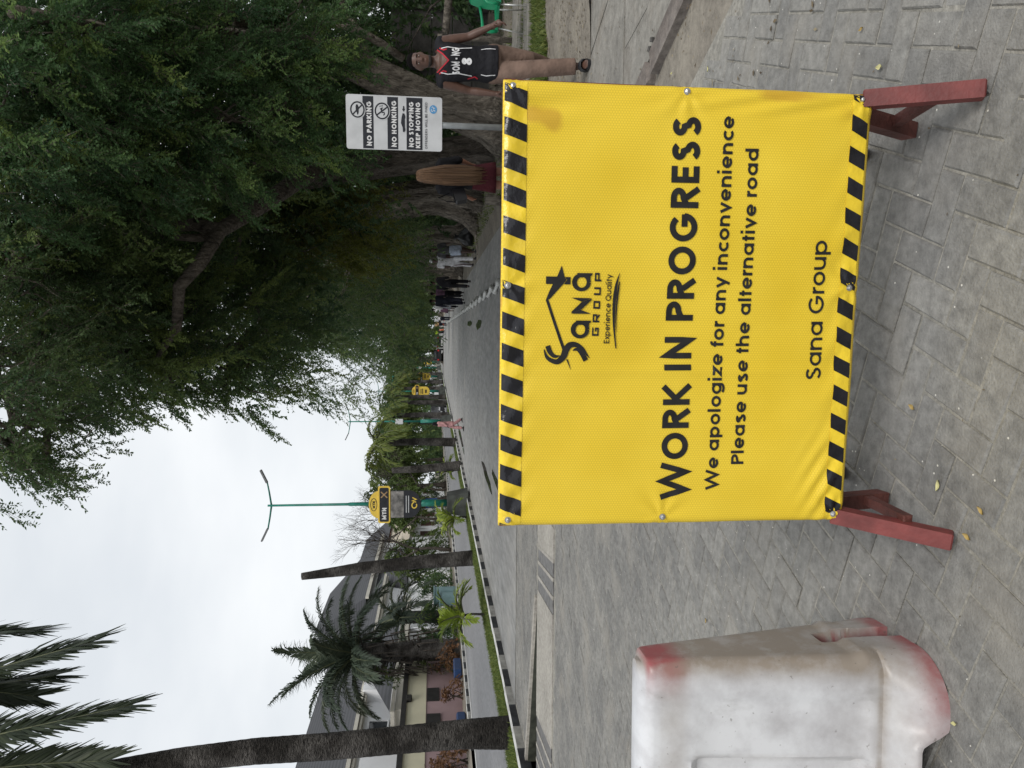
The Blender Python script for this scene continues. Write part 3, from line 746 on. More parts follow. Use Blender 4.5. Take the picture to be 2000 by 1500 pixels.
# legs (box steel), in board space
Mi = (Matrix.Translation((BLx, BLy, 0)) @ Matrix.Rotation(brz, 4, 'Z')).inverted()
loc = lambda p: Mi @ Vector(p)
def leg(p, q, w, mat, nm='leg'):
    mb = MB(); mb.bar(loc(p), loc(q), w, w*.95, up=(1, 0, .0), bev=.004); return mb.build(nm, mat, board)
leg((BLx+.012, BLy+.0, .27), (-.588, 1.945, .012), .05, m_red)
leg((BRx-.012, BRy+.0, .27), (.668, 1.905, .012), .05, m_red)
leg((BLx+.03, BLy+.055, .30), (-.538, 2.28, .012), .05, m_redd, 'rear_leg')
leg((BRx-.03, BRy+.055, .30), (.640, 2.22, .012), .05, m_redd, 'rear_leg')
leg((BLx+.02, BLy+.03, .255), (-.50, 2.56, .012), .048, m_redd, 'back_stay')
leg((BRx-.02, BRy+.03, .255), (.625, 2.50, .012), .048, m_redd, 'back_stay')
for sx_, sy_ in ((BLx+.006, BLy-.035), (BRx-.008, BRy-.03)):
    for q in (0, 1): mb = MB(); c = loc((sx_, sy_-.012*q*2, .235-.05*q)); mb.tube([c+Vector((0, .002, 0)), c-Vector((0, .006, 0))], [.006, .005], 8); mb.build('screw', m_redd, board)
leg((BLx+.02, 2.02, .10), (BLx+.035, 2.24, .10), .03, m_redd, 'brace')
leg((BRx-.02, 1.98, .10), (BRx-.04, 2.17, .10), .03, m_redd, 'brace')
# ------------------------------------------------------------ white plastic water barrier
def smst(a, b, x):
    t_ = min(1, max(0, (x-a)/(b-a))); return t_*t_*(3-2*t_)
m_bar, t, b = newmat('barrier_plastic')
at = node(t, 'ShaderNodeAttribute', attribute_name='red'); ag = node(t, 'ShaderNodeAttribute', attribute_name='grime')
tcn = node(t, 'ShaderNodeTexCoord')
n1 = node(t, 'ShaderNodeTexNoise'); n1.inputs['Scale'].default_value = 5; n1.inputs['Detail'].default_value = 8; n1.inputs['Roughness'].default_value = .65
t.links.new(tcn.outputs['Object'], n1.inputs[0])
r1 = node(t, 'ShaderNodeValToRGB'); e = r1.color_ramp.elements
e[0].position = .33; e[0].color = (.40, .39, .40, 1); e[1].position = .62; e[1].color = (.62, .625, .64, 1)
t.links.new(n1.outputs[0], r1.inputs[0])
n2 = node(t, 'ShaderNodeTexNoise'); n2.inputs['Scale'].default_value = 9; n2.inputs['Detail'].default_value = 10; n2.inputs['Roughness'].default_value = .68; t.links.new(tcn.outputs['Object'], n2.inputs[0])
mm = node(t, 'ShaderNodeMath', operation='MULTIPLY_ADD'); mm.inputs[1].default_value = 2.2; t.links.new(n2.outputs[0], mm.inputs[0]); mm.inputs[2].default_value = -.15
m2 = node(t, 'ShaderNodeMath', operation='MULTIPLY'); t.links.new(ag.outputs['Fac'], m2.inputs[0]); t.links.new(mm.outputs[0], m2.inputs[1])
x1 = node(t, 'ShaderNodeMixRGB'); x1.inputs[2].default_value = (.275, .235, .195, 1); t.links.new(m2.outputs[0], x1.inputs[0]); t.links.new(r1.outputs[0], x1.inputs[1])
m3 = node(t, 'ShaderNodeMath', operation='MULTIPLY'); t.links.new(at.outputs['Fac'], m3.inputs[0]); t.links.new(mm.outputs[0], m3.inputs[1]); m3.use_clamp = True
x2 = node(t, 'ShaderNodeMixRGB'); x2.inputs[2].default_value = (.30, .075, .08, 1); t.links.new(m3.outputs[0], x2.inputs[0]); t.links.new(x1.outputs[0], x2.inputs[1])
# scuffs
n3 = node(t, 'ShaderNodeTexNoise'); n3.inputs['Scale'].default_value = 9; n3.inputs['Detail'].default_value = 9
mp = node(t, 'ShaderNodeMapping'); mp.inputs['Scale'].default_value = (1.2, 1, .5); t.links.new(tcn.outputs['Object'], mp.inputs[0]); t.links.new(mp.outputs[0], n3.inputs[0])
r3 = node(t, 'ShaderNodeMapRange'); r3.inputs[1].default_value = .62; r3.inputs[2].default_value = .78; r3.inputs[4].default_value = .6; t.links.new(n3.outputs[0], r3.inputs[0])
x3 = node(t, 'ShaderNodeMixRGB'); x3.inputs[2].default_value = (.2, .185, .165, 1); t.links.new(r3.outputs[0], x3.inputs[0]); t.links.new(x2.outputs[0], x3.inputs[1])
# hard-edged scratches and scuffs
n5 = node(t, 'ShaderNodeTexNoise'); n5.inputs['Scale'].default_value = 30; n5.inputs['Detail'].default_value = 10; n5.inputs['Roughness'].default_value = .75
mp5 = node(t, 'ShaderNodeMapping'); mp5.inputs['Scale'].default_value = (2.2, 1, .16); mp5.inputs['Rotation'].default_value = (0, .25, 0); t.links.new(tcn.outputs['Object'], mp5.inputs[0]); t.links.new(mp5.outputs[0], n5.inputs[0])
r5 = node(t, 'ShaderNodeMapRange'); r5.inputs[1].default_value = .66; r5.inputs[2].default_value = .70; r5.inputs[4].default_value = .45; t.links.new(n5.outputs[0], r5.inputs[0])
x5 = node(t, 'ShaderNodeMixRGB'); x5.inputs[2].default_value = (.17, .155, .14, 1); t.links.new(r5.outputs[0], x5.inputs[0]); t.links.new(x3.outputs[0], x5.inputs[1])
n6 = node(t, 'ShaderNodeTexNoise'); n6.inputs['Scale'].default_value = 55; n6.inputs['Detail'].default_value = 6; t.links.new(tcn.outputs['Object'], n6.inputs[0])
r6 = node(t, 'ShaderNodeMapRange'); r6.inputs[1].default_value = .68; r6.inputs[2].default_value = .72; r6.inputs[4].default_value = .5; t.links.new(n6.outputs[0], r6.inputs[0])
x6 = node(t, 'ShaderNodeMixRGB'); x6.inputs[2].default_value = (.12, .10, .085, 1); t.links.new(r6.outputs[0], x6.inputs[0]); t.links.new(x5.outputs[0], x6.inputs[1])
t.links.new(x6.outputs[0], b.inputs['Base Color']); b.inputs['Roughness'].default_value = .38
b.inputs['Subsurface Weight'].default_value = .0
nb = node(t, 'ShaderNodeTexNoise'); nb.inputs['Scale'].default_value = 14; nb.inputs['Detail'].default_value = 4; t.links.new(tcn.outputs['Object'], nb.inputs[0])
bp = node(t, 'ShaderNodeBump'); bp.inputs['Strength'].default_value = .12; bp.inputs['Distance'].default_value = .01; t.links.new(nb.outputs[0], bp.inputs['Height']); t.links.new(bp.outputs[0], b.inputs['Normal'])

BAR = empty('plastic_barrier', (-.965, 2.2, 0), R(1.5), 'dirty white plastic road barrier with worn red ends', 'barrier')
LEN = 1.45
def halfw(z):
    pts = [(0, .262), (.03, .262), (.05, .257), (.08, .236), (.12, .195), (.138, .178), (.146, .163), (.30, .150), (.6, .112), (.80, .088), (.84, .080), (.862, .060), (.872, .03)]
    for (a, va), (c, vc) in zip(pts, pts[1:]):
        if z <= c: return va+(vc-va)*(z-a)/(c-a)
    return .03
def ring(z, zb_on):
    w = halfw(z); inset = .004+.03*(z/.87) if z > .2 else .0
    rc_ = min(w*.98, .045+.11*(1-smst(.04, .2, z))); x1 = -inset-(.02 if z > .85 else 0)
    pts = []
    # right end, from front corner to back corner, then the far left end (plain)
    nend, ncor, nside = 40, 14, 90
    for i in range(nside): pts.append((-LEN+(LEN+x1-rc_)*(i/nside), -w))
    for i in range(ncor): t_ = -math.pi/2+math.pi/2*i/ncor; pts.append((x1-rc_+rc_*math.cos(t_), -w+rc_+rc_*math.sin(t_)))
    for i in range(nend): pts.append((x1, (-w+rc_)+(2*w-2*rc_)*i/nend))
    for i in range(ncor): t_ = math.pi/2*i/ncor; pts.append((x1-rc_+rc_*math.cos(t_), w-rc_+rc_*math.sin(t_)))
    for i in range(nside+1): pts.append((x1-rc_-(LEN+x1-rc_)*(i/nside), w))
    out = []
    for x, y in pts:
        d = 0
        # lug slot in the end
        if x > -.3:
            s_ = (1-smst(.028, .036, abs(y-.012)))*(1-smst(.22, .27, z)); x -= .15*s_
        # recessed panel on the long sides
        inn = smst(-.12, -.16, x)*smst(.17, .21, z)*(1-smst(.66, .72, z))
        inn2 = smst(-.325, -.345, x)*smst(.165, .19, z)*(1-smst(.70, .72, z))
        y -= math.copysign(.010*inn+.030*inn2, y)
        # fold at the shoulder
        zz = z
        if z < .138:
            zb = .085*smst(-.19, -.25, x)
            zz = zb+(.138-zb)*(z/.138)
        out.append((x, y, zz))
    return out
zs = [0, .012, .03, .04, .05, .065, .08, .10, .12, .13, .138, .142, .146, .155, .165, .175, .185, .2, .22, .24, .25, .26, .27]+[.27+.03*k for k in range(1, 19)]+[.82, .83, .84, .85, .858, .864, .868, .872]
mb = MB(); mb.rings([ring(z, 1) for z in zs])
bo = mb.build('body', m_bar, BAR); smooth_by(bo, 38)
A1 = bo.data.attributes.new('red', 'FLOAT', 'POINT'); A2 = bo.data.attributes.new('grime', 'FLOAT', 'POINT')
rv, gv = [], []
for v in bo.data.vertices:
    x, y, z = v.co; r_ = 0; g_ = 0
    r_ += 1.0*smst(-.17, -.05, x)*smst(.70, .80, z)*(1-smst(.845, .86, z))*(1-smst(-.01, .0, -y-.075)*.5)
    r_ += .6*(1-smst(.01, .085, z))*smst(-.24, -.05, x)
    if x < -.04 and abs(y-.012) < .05 and z < .29 and x > -.25: r_ += 2.5
    r_ += .25*(1-smst(0, .13, z))
    g_ += .85*smst(-.10, -.02, x)*smst(.05, .3, z)+.35*(1-smst(.05, .35, z))+.3*smst(-.12, -.03, x)
    g_ += .35*smst(.72, .76, z)*(1-smst(.80, .83, z))
    g_ += .5*math.exp(-((z-.15)/.012)**2)+.3*math.exp(-((x+.335)/.012)**2)*(.2 < z < .72)
    rv.append(min(1.3, r_)); gv.append(min(1, g_))
A1.data.foreach_set('value', rv); A2.data.foreach_set('value', gv)
mb = MB(); mb.tube([(-.62, 0, .865), (-.62, 0, .885)], [.04, .036], 20); mb.build('filler_cap', m_bar, BAR, smooth=True)
# ------------------------------------------------------------ parking notice on a steel post
m_sgn = pm('notice_white', (.50, .51, .52), .45, .09, 5)
m_navy = pm('notice_black', (.012, .014, .02), .5, .2, 9)
m_wprint = pm('white_print', (.62, .62, .62), .5, .05, 9)
m_blue = pm('blue_print', (.07, .26, .50), .5, .1, 9)
ntc = empty('parking_notice', (2.575, 9.4, 0), R(-7), 'white parking notice with black bands on a grey steel post', 'sign')
mb = MB(); mb.tube([(0, .05, -.1), (0, .05, 2.45)], .038, 14); mb.build('post', pm('grey_post_steel', (.26, .275, .28), .4, .2, 6, metal=.5), ntc, smooth=True)
sw, sz0, sz1 = .64, 1.402, 2.572
def rrect(x0, y0, x1, y1, r, n=6):
    o_ = []
    for cx, cy, a in ((x1-r, y0+r, -90), (x1-r, y1-r, 0), (x0+r, y1-r, 90), (x0+r, y0+r, 180)):
        o_ += [(cx+r*math.cos(R(a+90*k/n)), cy+r*math.sin(R(a+90*k/n))) for k in range(n+1)]
    return o_
mb = MB(); mb.prism(rrect(-sw/2, sz0, sw/2, sz1, .03), .0, .012, 'y'); mb.build('plate', m_sgn, ntc)
# a = px along the plate (x of the enlarged crop 150..1840 = top to bottom), c = across (990..160 = left to right)
def pn(a, c): return (-sw/2+(1000-c-(a-150)*-.035)/835*sw, sz1-(a-150)/1690*(sz1-sz0))
def on_n(x, z, l): return (x, -.0015-l, z)
def nbox(a0, a1, c0, c1, mat, nm, l=.0):
    mb = MB(); p = pn(a0, c0); q = pn(a1, c1)
    x0 = -sw/2+(1000-c0)/835*sw; x1 = -sw/2+(1000-c1)/835*sw
    mb.prism([(x0, q[1]), (x1, q[1]), (x1, p[1]), (x0, p[1])], -.002-l, -.0005, 'y'); return mb.build(nm, mat, ntc)
for a0, a1 in ((440, 628), (872, 1060), (1208, 1490)): nbox(a0, a1, 986, 186, m_navy, 'band')
def ntext(s, a, c0, c1, cap, pen, mat, gap=.05):
    z = sz1-(a-150)/1690*(sz1-sz0); f = lambda c: -sw/2+(1000-c)/835*sw
    words(s, f(c0), z, f(c1), z, cap, pen, lambda x, zz, l: (x, -.003-l, zz), gap, .0006, mat, ntc)
k = (sz1-sz0)/1690
ntext('NO PARKING', 592, 945, 265, 82*k, .25, m_wprint, .1); ntext('NO HONKING', 1030, 950, 240, 82*k, .25, m_wprint, .1)
ntext('NO STOPPING', 1332, 945, 248, 78*k, .25, m_wprint, .1); ntext('KEEP MOVING', 1450, 958, 250, 78*k, .25, m_wprint, .1)
ntext('OFFENDERS WILL BE FINED', 1578, 965, 250, 42*k, .16, m_navy, .18)
def icon(nm, draw, mat):
    mb = MB(); kk = [0]
    f = lambda a, c: (-sw/2+(1000-c)/835*sw, sz1-(a-150)*k)
    def rb(pts, w, closed=False):
        kk[0] += 1; vs, fs = ribbon([f(*p) for p in pts], w, closed); mb.add([(v[0], -.0048-.0002*kk[0], v[1]) for v in vs], fs)
    def pl(*pts): kk[0] += 1; mb.add([(f(*p)[0], -.0048-.0002*kk[0], f(*p)[1]) for p in pts], [tuple(range(len(pts)))])
    draw(rb, pl); return mb.build(nm, mat, ntc)
circ = lambda a, c, r: [(a+r*math.cos(2*math.pi*i/30), c+r*math.sin(2*math.pi*i/30)) for i in range(30)]
def ring_(a, c):
    # pale disc, dark ring with a slash
    mb = MB(); mb.prism([(-sw/2+(1000-q[1])/835*sw, sz1-(q[0]-150)*k) for q in circ(a, c, 142)], -.0035, -.0008, 'y'); mb.build('disc', m_sgn, ntc)
ring_(350, 397); ring_(780, 405)
def d1(rb, pl):
    rb(circ(350, 397, 115), .017, True); rb([(432, 322), (268, 472)], .017)
    pl((318, 350), (330, 320), (352, 318), (365, 345), (372, 352), (372, 440), (362, 470), (345, 478), (338, 440), (322, 420))
icon('no_parking_symbol', d1, m_navy)
def d2(rb, pl):
    rb(circ(780, 405, 118), .017, True); rb([(870, 345), (690, 468)], .017)
    rb([(800, 470), (822, 455), (815, 425), (780, 430), (765, 390)], .012); pl((740, 375), (770, 400), (800, 350), (760, 360))
    for q in (0, 1, 2): rb([(738+q*22, 348-q*6), (745+q*22, 325-q*6)], .006)
icon('no_honking_symbol', d2, m_navy)
def d3(rb, pl):
    pl((1148, 318), (1170, 318), (1170, 360), (1186, 360), (1158, 404), (1128, 360), (1148, 360))
    pl((1138, 430), (1170, 430), (1188, 480), (1178, 520), (1178, 640), (1188, 680), (1172, 715), (1145, 715), (1138, 640), (1110, 580), (1120, 500))
icon('moving_car_symbol', d3, m_navy)
mb = MB(); mb.prism([(-sw/2+(1000-q[1])/835*sw, sz1-(q[0]-150)*k) for q in circ(1683, 352, 66)], -.003, -.0005, 'y'); mb.build('round_badge', m_blue, ntc)
icon('badge_mark', lambda rb, pl: (rb([(1650, 345), (1645, 375), (1672, 385), (1690, 360), (1712, 368), (1712, 388)], .006), rb([(1655, 325), (1672, 312), (1690, 330), (1682, 345), (1715, 330)], .006)), m_wprint)
# ------------------------------------------------------------ people
def skinmat(name, c): return pm(name, c, .48, .16, 14, bump=.08, bscale=90, spec=.45)
SK1 = skinmat('skin_brown', (.092, .047, .033)); SK2 = skinmat('skin_dark', (.062, .034, .026))
def cloth(name, c, rough=.85): return pm(name, c, rough, .2, 9, bump=.7, bscale=20, spec=.2)
m_hairb = pm('black_hair', (.006, .005, .005), .95, .3, 60, bump=.6, bscale=220, spec=.08)
def lim(mb, pts, rad, n=14):
    """rounded limb: tube with hemispherical ends"""
    mb.tube(pts, rad, n)
    for p, r_ in ((pts[0], rad[0]), (pts[-1], rad[-1])):
        r_ = r_ if not hasattr(r_, '__len__') else min(r_)
        mb.ball(p, r_*.98, n, 8)
def ell(cx, cy, z, rx, ry, n=20, pw=2.3):
    o_ = []
    for i in range(n):
        a = 2*math.pi*i/n; c, s_ = math.cos(a), math.sin(a)
        o_.append((cx+rx*math.copysign(abs(c)**(2/pw), c), cy+ry*math.copysign(abs(s_)**(2/pw), s_), z))
    return o_
def stand(arm=.06, **kw):
    J = dict(hipL=(.09, 0, .92), kneL=(.095, -.015, .5), ankL=(.095, .02, .085), hipR=(-.09, 0, .92), kneR=(-.095, -.015, .5), ankR=(-.095, .02, .085),
             shL=(.185, .01, 1.42), elL=(.235, .03, 1.14), wrL=(.25, -.03, .89), shR=(-.185, .01, 1.42), elR=(-.235, .03, 1.14), wrR=(-.25, -.03, .89))
    J.update(kw); return J
def walk(s=.2, back=1, sw=.12):
    """one leg forward (towards -y), the other behind; arms swing against them"""
    f, b_ = ('R', 'L') if back == 1 else ('L', 'R'); sx = {'L': 1, 'R': -1}
    J = stand()
    J['kne'+f] = (sx[f]*.09, -s*.75, .52); J['ank'+f] = (sx[f]*.085, -s*.95, .09)
    J['kne'+b_] = (sx[b_]*.09, s*.1, .5); J['ank'+b_] = (sx[b_]*.085, s*1.35, .16)
    J['el'+f] = (sx[f]*.235, sw*.8, 1.15); J['wr'+f] = (sx[f]*.24, sw*1.2, .91)
    J['el'+b_] = (sx[b_]*.235, -sw*.4, 1.14); J['wr'+b_] = (sx[b_]*.24, -sw*2, .93)
    return J
TORSO = [(.84, .13, .095), (.90, .155, .108), (.97, .155, .11), (1.06, .14, .10), (1.16, .145, .103), (1.27, .165, .112), (1.36, .175, .11), (1.415, .165, .092), (1.45, .10, .075), (1.475, .06, .06)]
def hand(mb, wr, d, side, curl=.5, r=1.):
    """palm, four fingers and a thumb, following the forearm direction d"""
    wr = Vector(wr); d = Vector(d).normalized(); fwd = Vector((0, -1, 0)); inn = Vector((-side, 0, 0))
    a = (fwd-d*fwd.dot(d)).normalized()                       # across the palm, thumb side first
    nrm_ = d.cross(a).normalized()
    if nrm_.dot(inn) < 0: nrm_ = -nrm_                        # palm faces the thigh
    pc = wr+d*.052
    mb.tube([wr-d*.01, wr+d*.03, wr+d*.075, wr+d*.095], [(.024, .018), (.034, .017), (.038, .016), (.034, .013)], 12)
    for k, L in enumerate((.072, .080, .074, .058)):
        o_ = a*(.028-.0185*k); p = wr+d*.088+o_; pts = [p]; dd = Vector(d)
        for s_ in (.42, .33, .25):
            ang = curl*(.6+.5*len(pts)*.6); dd = (dd*math.cos(ang*.6)+nrm_*math.sin(ang*.6)).normalized(); p = p+dd*L*s_; pts.append(p)
        mb.tube(pts, [.0098, .0092, .0085, .0068], 8)
    p = wr+d*.03+a*.03; t1 = p+(d*.5+a*.75+nrm_*.3).normalized()*.036; t2 = t1+(d*.85+a*.1+nrm_*.5).normalized()*.03
    mb.tube([p-a*.012, t1, t2], [.0135, .011, .008], 8)
def headmesh(mb, c, sc=1., face=True):
    x0, y0, z0 = c
    rg = []
    for z, rx, ry, yo in ((-.118, .022, .03, -.045), (-.108, .040, .052, -.030), (-.085, .054, .070, -.018), (-.055, .063, .082, -.008), (-.02, .070, .090, 0), (.02, .0755, .096, .004), (.055, .076, .098, .008), (.085, .068, .088, .010), (.108, .05, .066, .010), (.122, .024, .034, .010)):
        rg.append(ell(x0, y0+yo*sc, z0+z*sc, rx*sc, ry*sc, 18, 2.1))
    mb.rings(rg)
    if face:
        mb.rings([ell(x0, y0-.086*sc, z0+.022*sc, .007*sc, .012*sc, 10), ell(x0, y0-.096*sc, z0-.012*sc, .012*sc, .017*sc, 10), ell(x0, y0-.094*sc, z0-.026*sc, .019*sc, .018*sc, 10), ell(x0, y0-.088*sc, z0-.034*sc, .014*sc, .01*sc, 10)])
        mb.rings([ell(x0, y0-.078*sc, z0-.052*sc, .02*sc, .014*sc, 10), ell(x0, y0-.082*sc, z0-.060*sc, .025*sc, .016*sc, 10), ell(x0, y0-.078*sc, z0-.070*sc, .018*sc, .013*sc, 10)])
        mb.rings([ell(x0, y0-.078*sc, z0+.026*sc, .055*sc, .014*sc, 12), ell(x0, y0-.08*sc, z0+.034*sc, .056*sc, .016*sc, 12), ell(x0, y0-.076*sc, z0+.044*sc, .05*sc, .014*sc, 12)])
        for s_ in (-1, 1): mb.ball((x0+s_*.076*sc, y0+.01*sc, z0-.005*sc), (.012*sc, .02*sc, .032*sc), 8, 6)
def sleeve(mb, J, s_, frac, inf):
    a, b_, c = Vector(J['sh'+s_]), Vector(J['el'+s_]), Vector(J['wr'+s_])
    tot = 2*frac
    pts = [a-Vector(((1 if s_ == 'L' else -1)*.03, 0, 0)), a]; rad = [.06+inf, .062+inf]
    if tot <= 1: pts.append(a.lerp(b_, tot)); rad.append(.05+inf*1.3)
    else: pts += [b_, b_.lerp(c, tot-1)]; rad += [.048+inf, .036+inf]
    lim(mb, pts, rad)
def person(label, loc, rz, height, J, skin, voxel=.018, top=None, sleeves=.45, hem=.86, top_loose=.014, legs=None, leg_len=1., leg_r=.02, skirt=None, robe=None, hair=None, shoes=None, extras=None, group=None, detail=False, lower_name='trousers', hemfront=0.):
    P = empty('person', loc, rz, label, 'person', group); sc = height/1.75; P.scale = (sc, sc, sc)
    mb = MB()
    mb.rings([ell(0, 0, z, rx, ry) for z, rx, ry in TORSO])
    lim(mb, [(0, .012, 1.42), (0, .0, 1.5), (0, -.005, 1.56)], [.058, .054, .054])
    headmesh(mb, (0, -.012, 1.63), 1., True)
    for s_, sg in (('L', 1), ('R', -1)):
        sh, el, wr = J['sh'+s_], J['el'+s_], J['wr'+s_]
        up = Vector(sh).lerp(Vector(el), .4); fo = Vector(el).lerp(Vector(wr), .3)
        lim(mb, [Vector(sh)-Vector((sg*.05, 0, 0)), sh, up, el, fo, wr], [.05, .056, .05, .04, .042, .027])
        d = Vector(wr)-Vector(el)
        hand(mb, wr, d, sg, 1.0 if detail else .4)
        hp, kn, an = Vector(J['hip'+s_]), Vector(J['kne'+s_]), Vector(J['ank'+s_])
        lim(mb, [hp, hp.lerp(kn, .3), hp.lerp(kn, .75), kn, kn.lerp(an, .3), kn.lerp(an, .75), an], [.088, .085, .066, .056, .058, .042, .038])
        ft = an+Vector((sg*.02, -.03, -.045)); pitchz = max(0, an.z-.09)
        mb.rings([[(an.x+sg*.0+math.cos(2*math.pi*i/12)*w, an.y+yo, max(.004, an.z-.085+pitchz*.0)+hh*(.5+.5*math.sin(2*math.pi*i/12))) for i in range(12)] for yo, w, hh in ((.055, .022, .05), (.03, .034, .085), (-.03, .036, .08), (-.09, .042, .055), (-.14, .045, .038), (-.175, .036, .025), (-.19, .02, .015))])
    me = remeshed(mb, voxel, 3 if not detail else 2); me.materials.append(skin)
    body = link('body', me, P)
    if legs:
        mb = MB(); mb.rings([ell(0, .0, z, rx+leg_r*.7, ry+leg_r*.8) for z, rx, ry in ((.83, .135, .10), (.88, .155, .112), (.94, .16, .114), (.99, .155, .11), (1.02, .148, .106))])
        for s_ in 'LR':
            hp, kn, an = Vector(J['hip'+s_]), Vector(J['kne'+s_]), Vector(J['ank'+s_])
            pts = [hp, hp.lerp(kn, .4), kn, kn.lerp(an, .5), kn.lerp(an, .97)]; rad = [.092+leg_r*.6, .078+leg_r, .060+leg_r, .058+leg_r*1.1, .058+leg_r*.9]
            if leg_len < 1:
                pts = [hp, hp.lerp(kn, .5), hp.lerp(kn, leg_len*1.6)]; rad = [.095+leg_r*.6, .08+leg_r*1.2, .07+leg_r*1.5]
            mb.tube(pts, rad, 16); mb.ball(pts[0], rad[0]*.95, 14, 8); mb.ball(kn, .058+leg_r*.9, 12, 8) if leg_len >= 1 else None
        me = remeshed(mb, voxel, 2); me.materials.append(legs); link(lower_name, me, P)
    if top:
        mb = MB(); l = top_loose
        tr = [(hem, .160+l, .112+l+hemfront), (hem+.08, .158+l, .112+l+hemfront*.8)]+[(z, rx+l*(1.2 if z < 1.2 else .9), ry+l) for z, rx, ry in TORSO if hem+.10 < z < 1.43]
        mb.rings([ell(0, 0, z, rx, ry) for z, rx, ry in tr]+[ell(0, .01, 1.452, .115, .075), ell(0, .015, 1.468, .07, .06)])
        for s_ in 'LR':
            if sleeves > .05: sleeve(mb, J, s_, sleeves, .012)
            else:
                sg = 1 if s_ == 'L' else -1; a = Vector(J['sh'+s_])
                lim(mb, [a-Vector((sg*.07, 0, -.01)), a-Vector((sg*.0, 0, -.004))], [.06, .058])
        me = remeshed(mb, voxel, 2); me.materials.append(top); tp = link('top', me, P)
        P['_t'] = tp.name
    if skirt:
        mat, z0, z1, r0, r1 = skirt
        mb = MB(); n_ = 40; rg = []
        for k in range(7):
            f = k/6; z = z0+(z1-z0)*f; r_ = r0+(r1-r0)*f
            rg.append([((r_*(1+.06*f*math.sin(7*a)))*math.cos(a), (r_*.75*(1+.06*f*math.sin(7*a)))*math.sin(a), z) for a in [2*math.pi*i/n_ for i in range(n_)]])
        mb.rings(rg); mb.build('skirt', mat, P, smooth=True)
    if robe:
        mat, z1, r1 = robe
        mb = MB(); n_ = 36; rg = []
        for z, rx, ry in ((1.462, .08, .07), (1.44, .14, .09), (1.38, .19, .12), (1.2, .185, .13), (1.0, .195, .14), (.6, .2+r1*.4, .15+r1*.4), (z1, .2+r1, .15+r1)):
            rg.append([(rx*(1+.05*math.sin(6*a+z*3))*math.cos(a), ry*(1+.05*math.sin(6*a+z*3))*math.sin(a), z) for a in [2*math.pi*i/n_ for i in range(n_)]])
        mb.rings(rg)
        for s_ in 'LR': sleeve(mb, J, s_, .9, .03)
        me = remeshed(mb, voxel, 2); me.materials.append(mat); link('robe', me, P)
    if hair == 'short':
        mb = MB(); rg = []
        for z, rx, ry, yo in ((.012, .079, .062, .045), (.05, .081, .094, .018), (.085, .077, .094, .014), (.112, .062, .075, .012), (.132, .032, .04, .01)):
            rg.append(ell(0, -.012+yo, 1.63+z, rx, ry, 20, 2.1))
        mb.rings(rg); mb.build('hair', m_hairb, P, smooth=True)
    elif hair:
        kind, mat = hair
        mb = MB()
        if kind == 'cap':
            mb.rings([ell(0, 0, 1.655, .083, .105), ell(0, 0, 1.70, .083, .103), ell(0, 0, 1.74, .068, .085), ell(0, 0, 1.757, .03, .04)])
            mb.rings([ell(0, -.11, 1.662, .065, .07, 16), ell(0, -.11, 1.67, .06, .065, 16)]); mb.build('cap', mat, P, smooth=True)
        elif kind == 'scarf':
            mb.rings([ell(0, .02, 1.45, .11, .10), ell(0, .02, 1.55, .095, .105), ell(0, .012, 1.66, .088, .108), ell(0, .01, 1.73, .07, .085), ell(0, .01, 1.765, .03, .04)]); mb.build('headscarf', mat, P, smooth=True)
    if shoes:
        for s_, sg in (('L', 1), ('R', -1)):
            an = Vector(J['ank'+s_]); z0 = max(0, an.z-.09)
            mb = MB(); mb.rings([[(an.x+math.cos(2*math.pi*i/14)*w, an.y+yo, z0+hh*(.5+.5*math.sin(2*math.pi*i/14))) for i in range(14)] for yo, w, hh in ((.075, .024, .05), (.05, .044, .075), (-.03, .047, .085), (-.1, .052, .068), (-.165, .05, .05), (-.2, .036, .034), (-.212, .015, .02))])
            mb.build('shoe', shoes, P, smooth=True)
    return P
def snap_front(o, x, z, lift, fallback=-.13):
    """front (-y) surface of a garment at x,z in its own space"""
    ok, p, n_, i = o.ray_cast(Vector((x, -1, z)), Vector((0, 1, 0)))
    return (x, (p.y if ok else fallback)-lift, z)

# man in the basketball vest, mid-stride
m_vest = cloth('black_vest', (.010, .010, .013), .7); m_khaki = cloth('khaki_cloth', (.165, .112, .088), .85)
m_vred = cloth('red_trim', (.42, .03, .045)); m_vwh = cloth('white_trim', (.65, .65, .66))
Jm = stand(shL=(.19, .0, 1.42), elL=(.245, -.01, 1.15), wrL=(.335, -.10, .925), shR=(-.19, .0, 1.41), elR=(-.25, .04, 1.13), wrR=(-.275, -.01, .875),
           hipR=(-.085, 0, .92), kneR=(-.055, -.20, .53), ankR=(-.02, -.235, .095), kneL=(.07, .06, .52), ankL=(.05, .33, .26))
man = person('man in black basketball vest and khaki trousers walking beside the yellow board', (2.70, 7.62, .0), R(-10), 1.76, Jm, SK1, .0105, top=m_vest, sleeves=0, hem=.86, top_loose=.02, legs=m_khaki, leg_r=.022, hair='short', detail=True, hemfront=.035)
vest = bpy.data.objects[man['_t']]; del man['_t']; vest.name = 'vest'
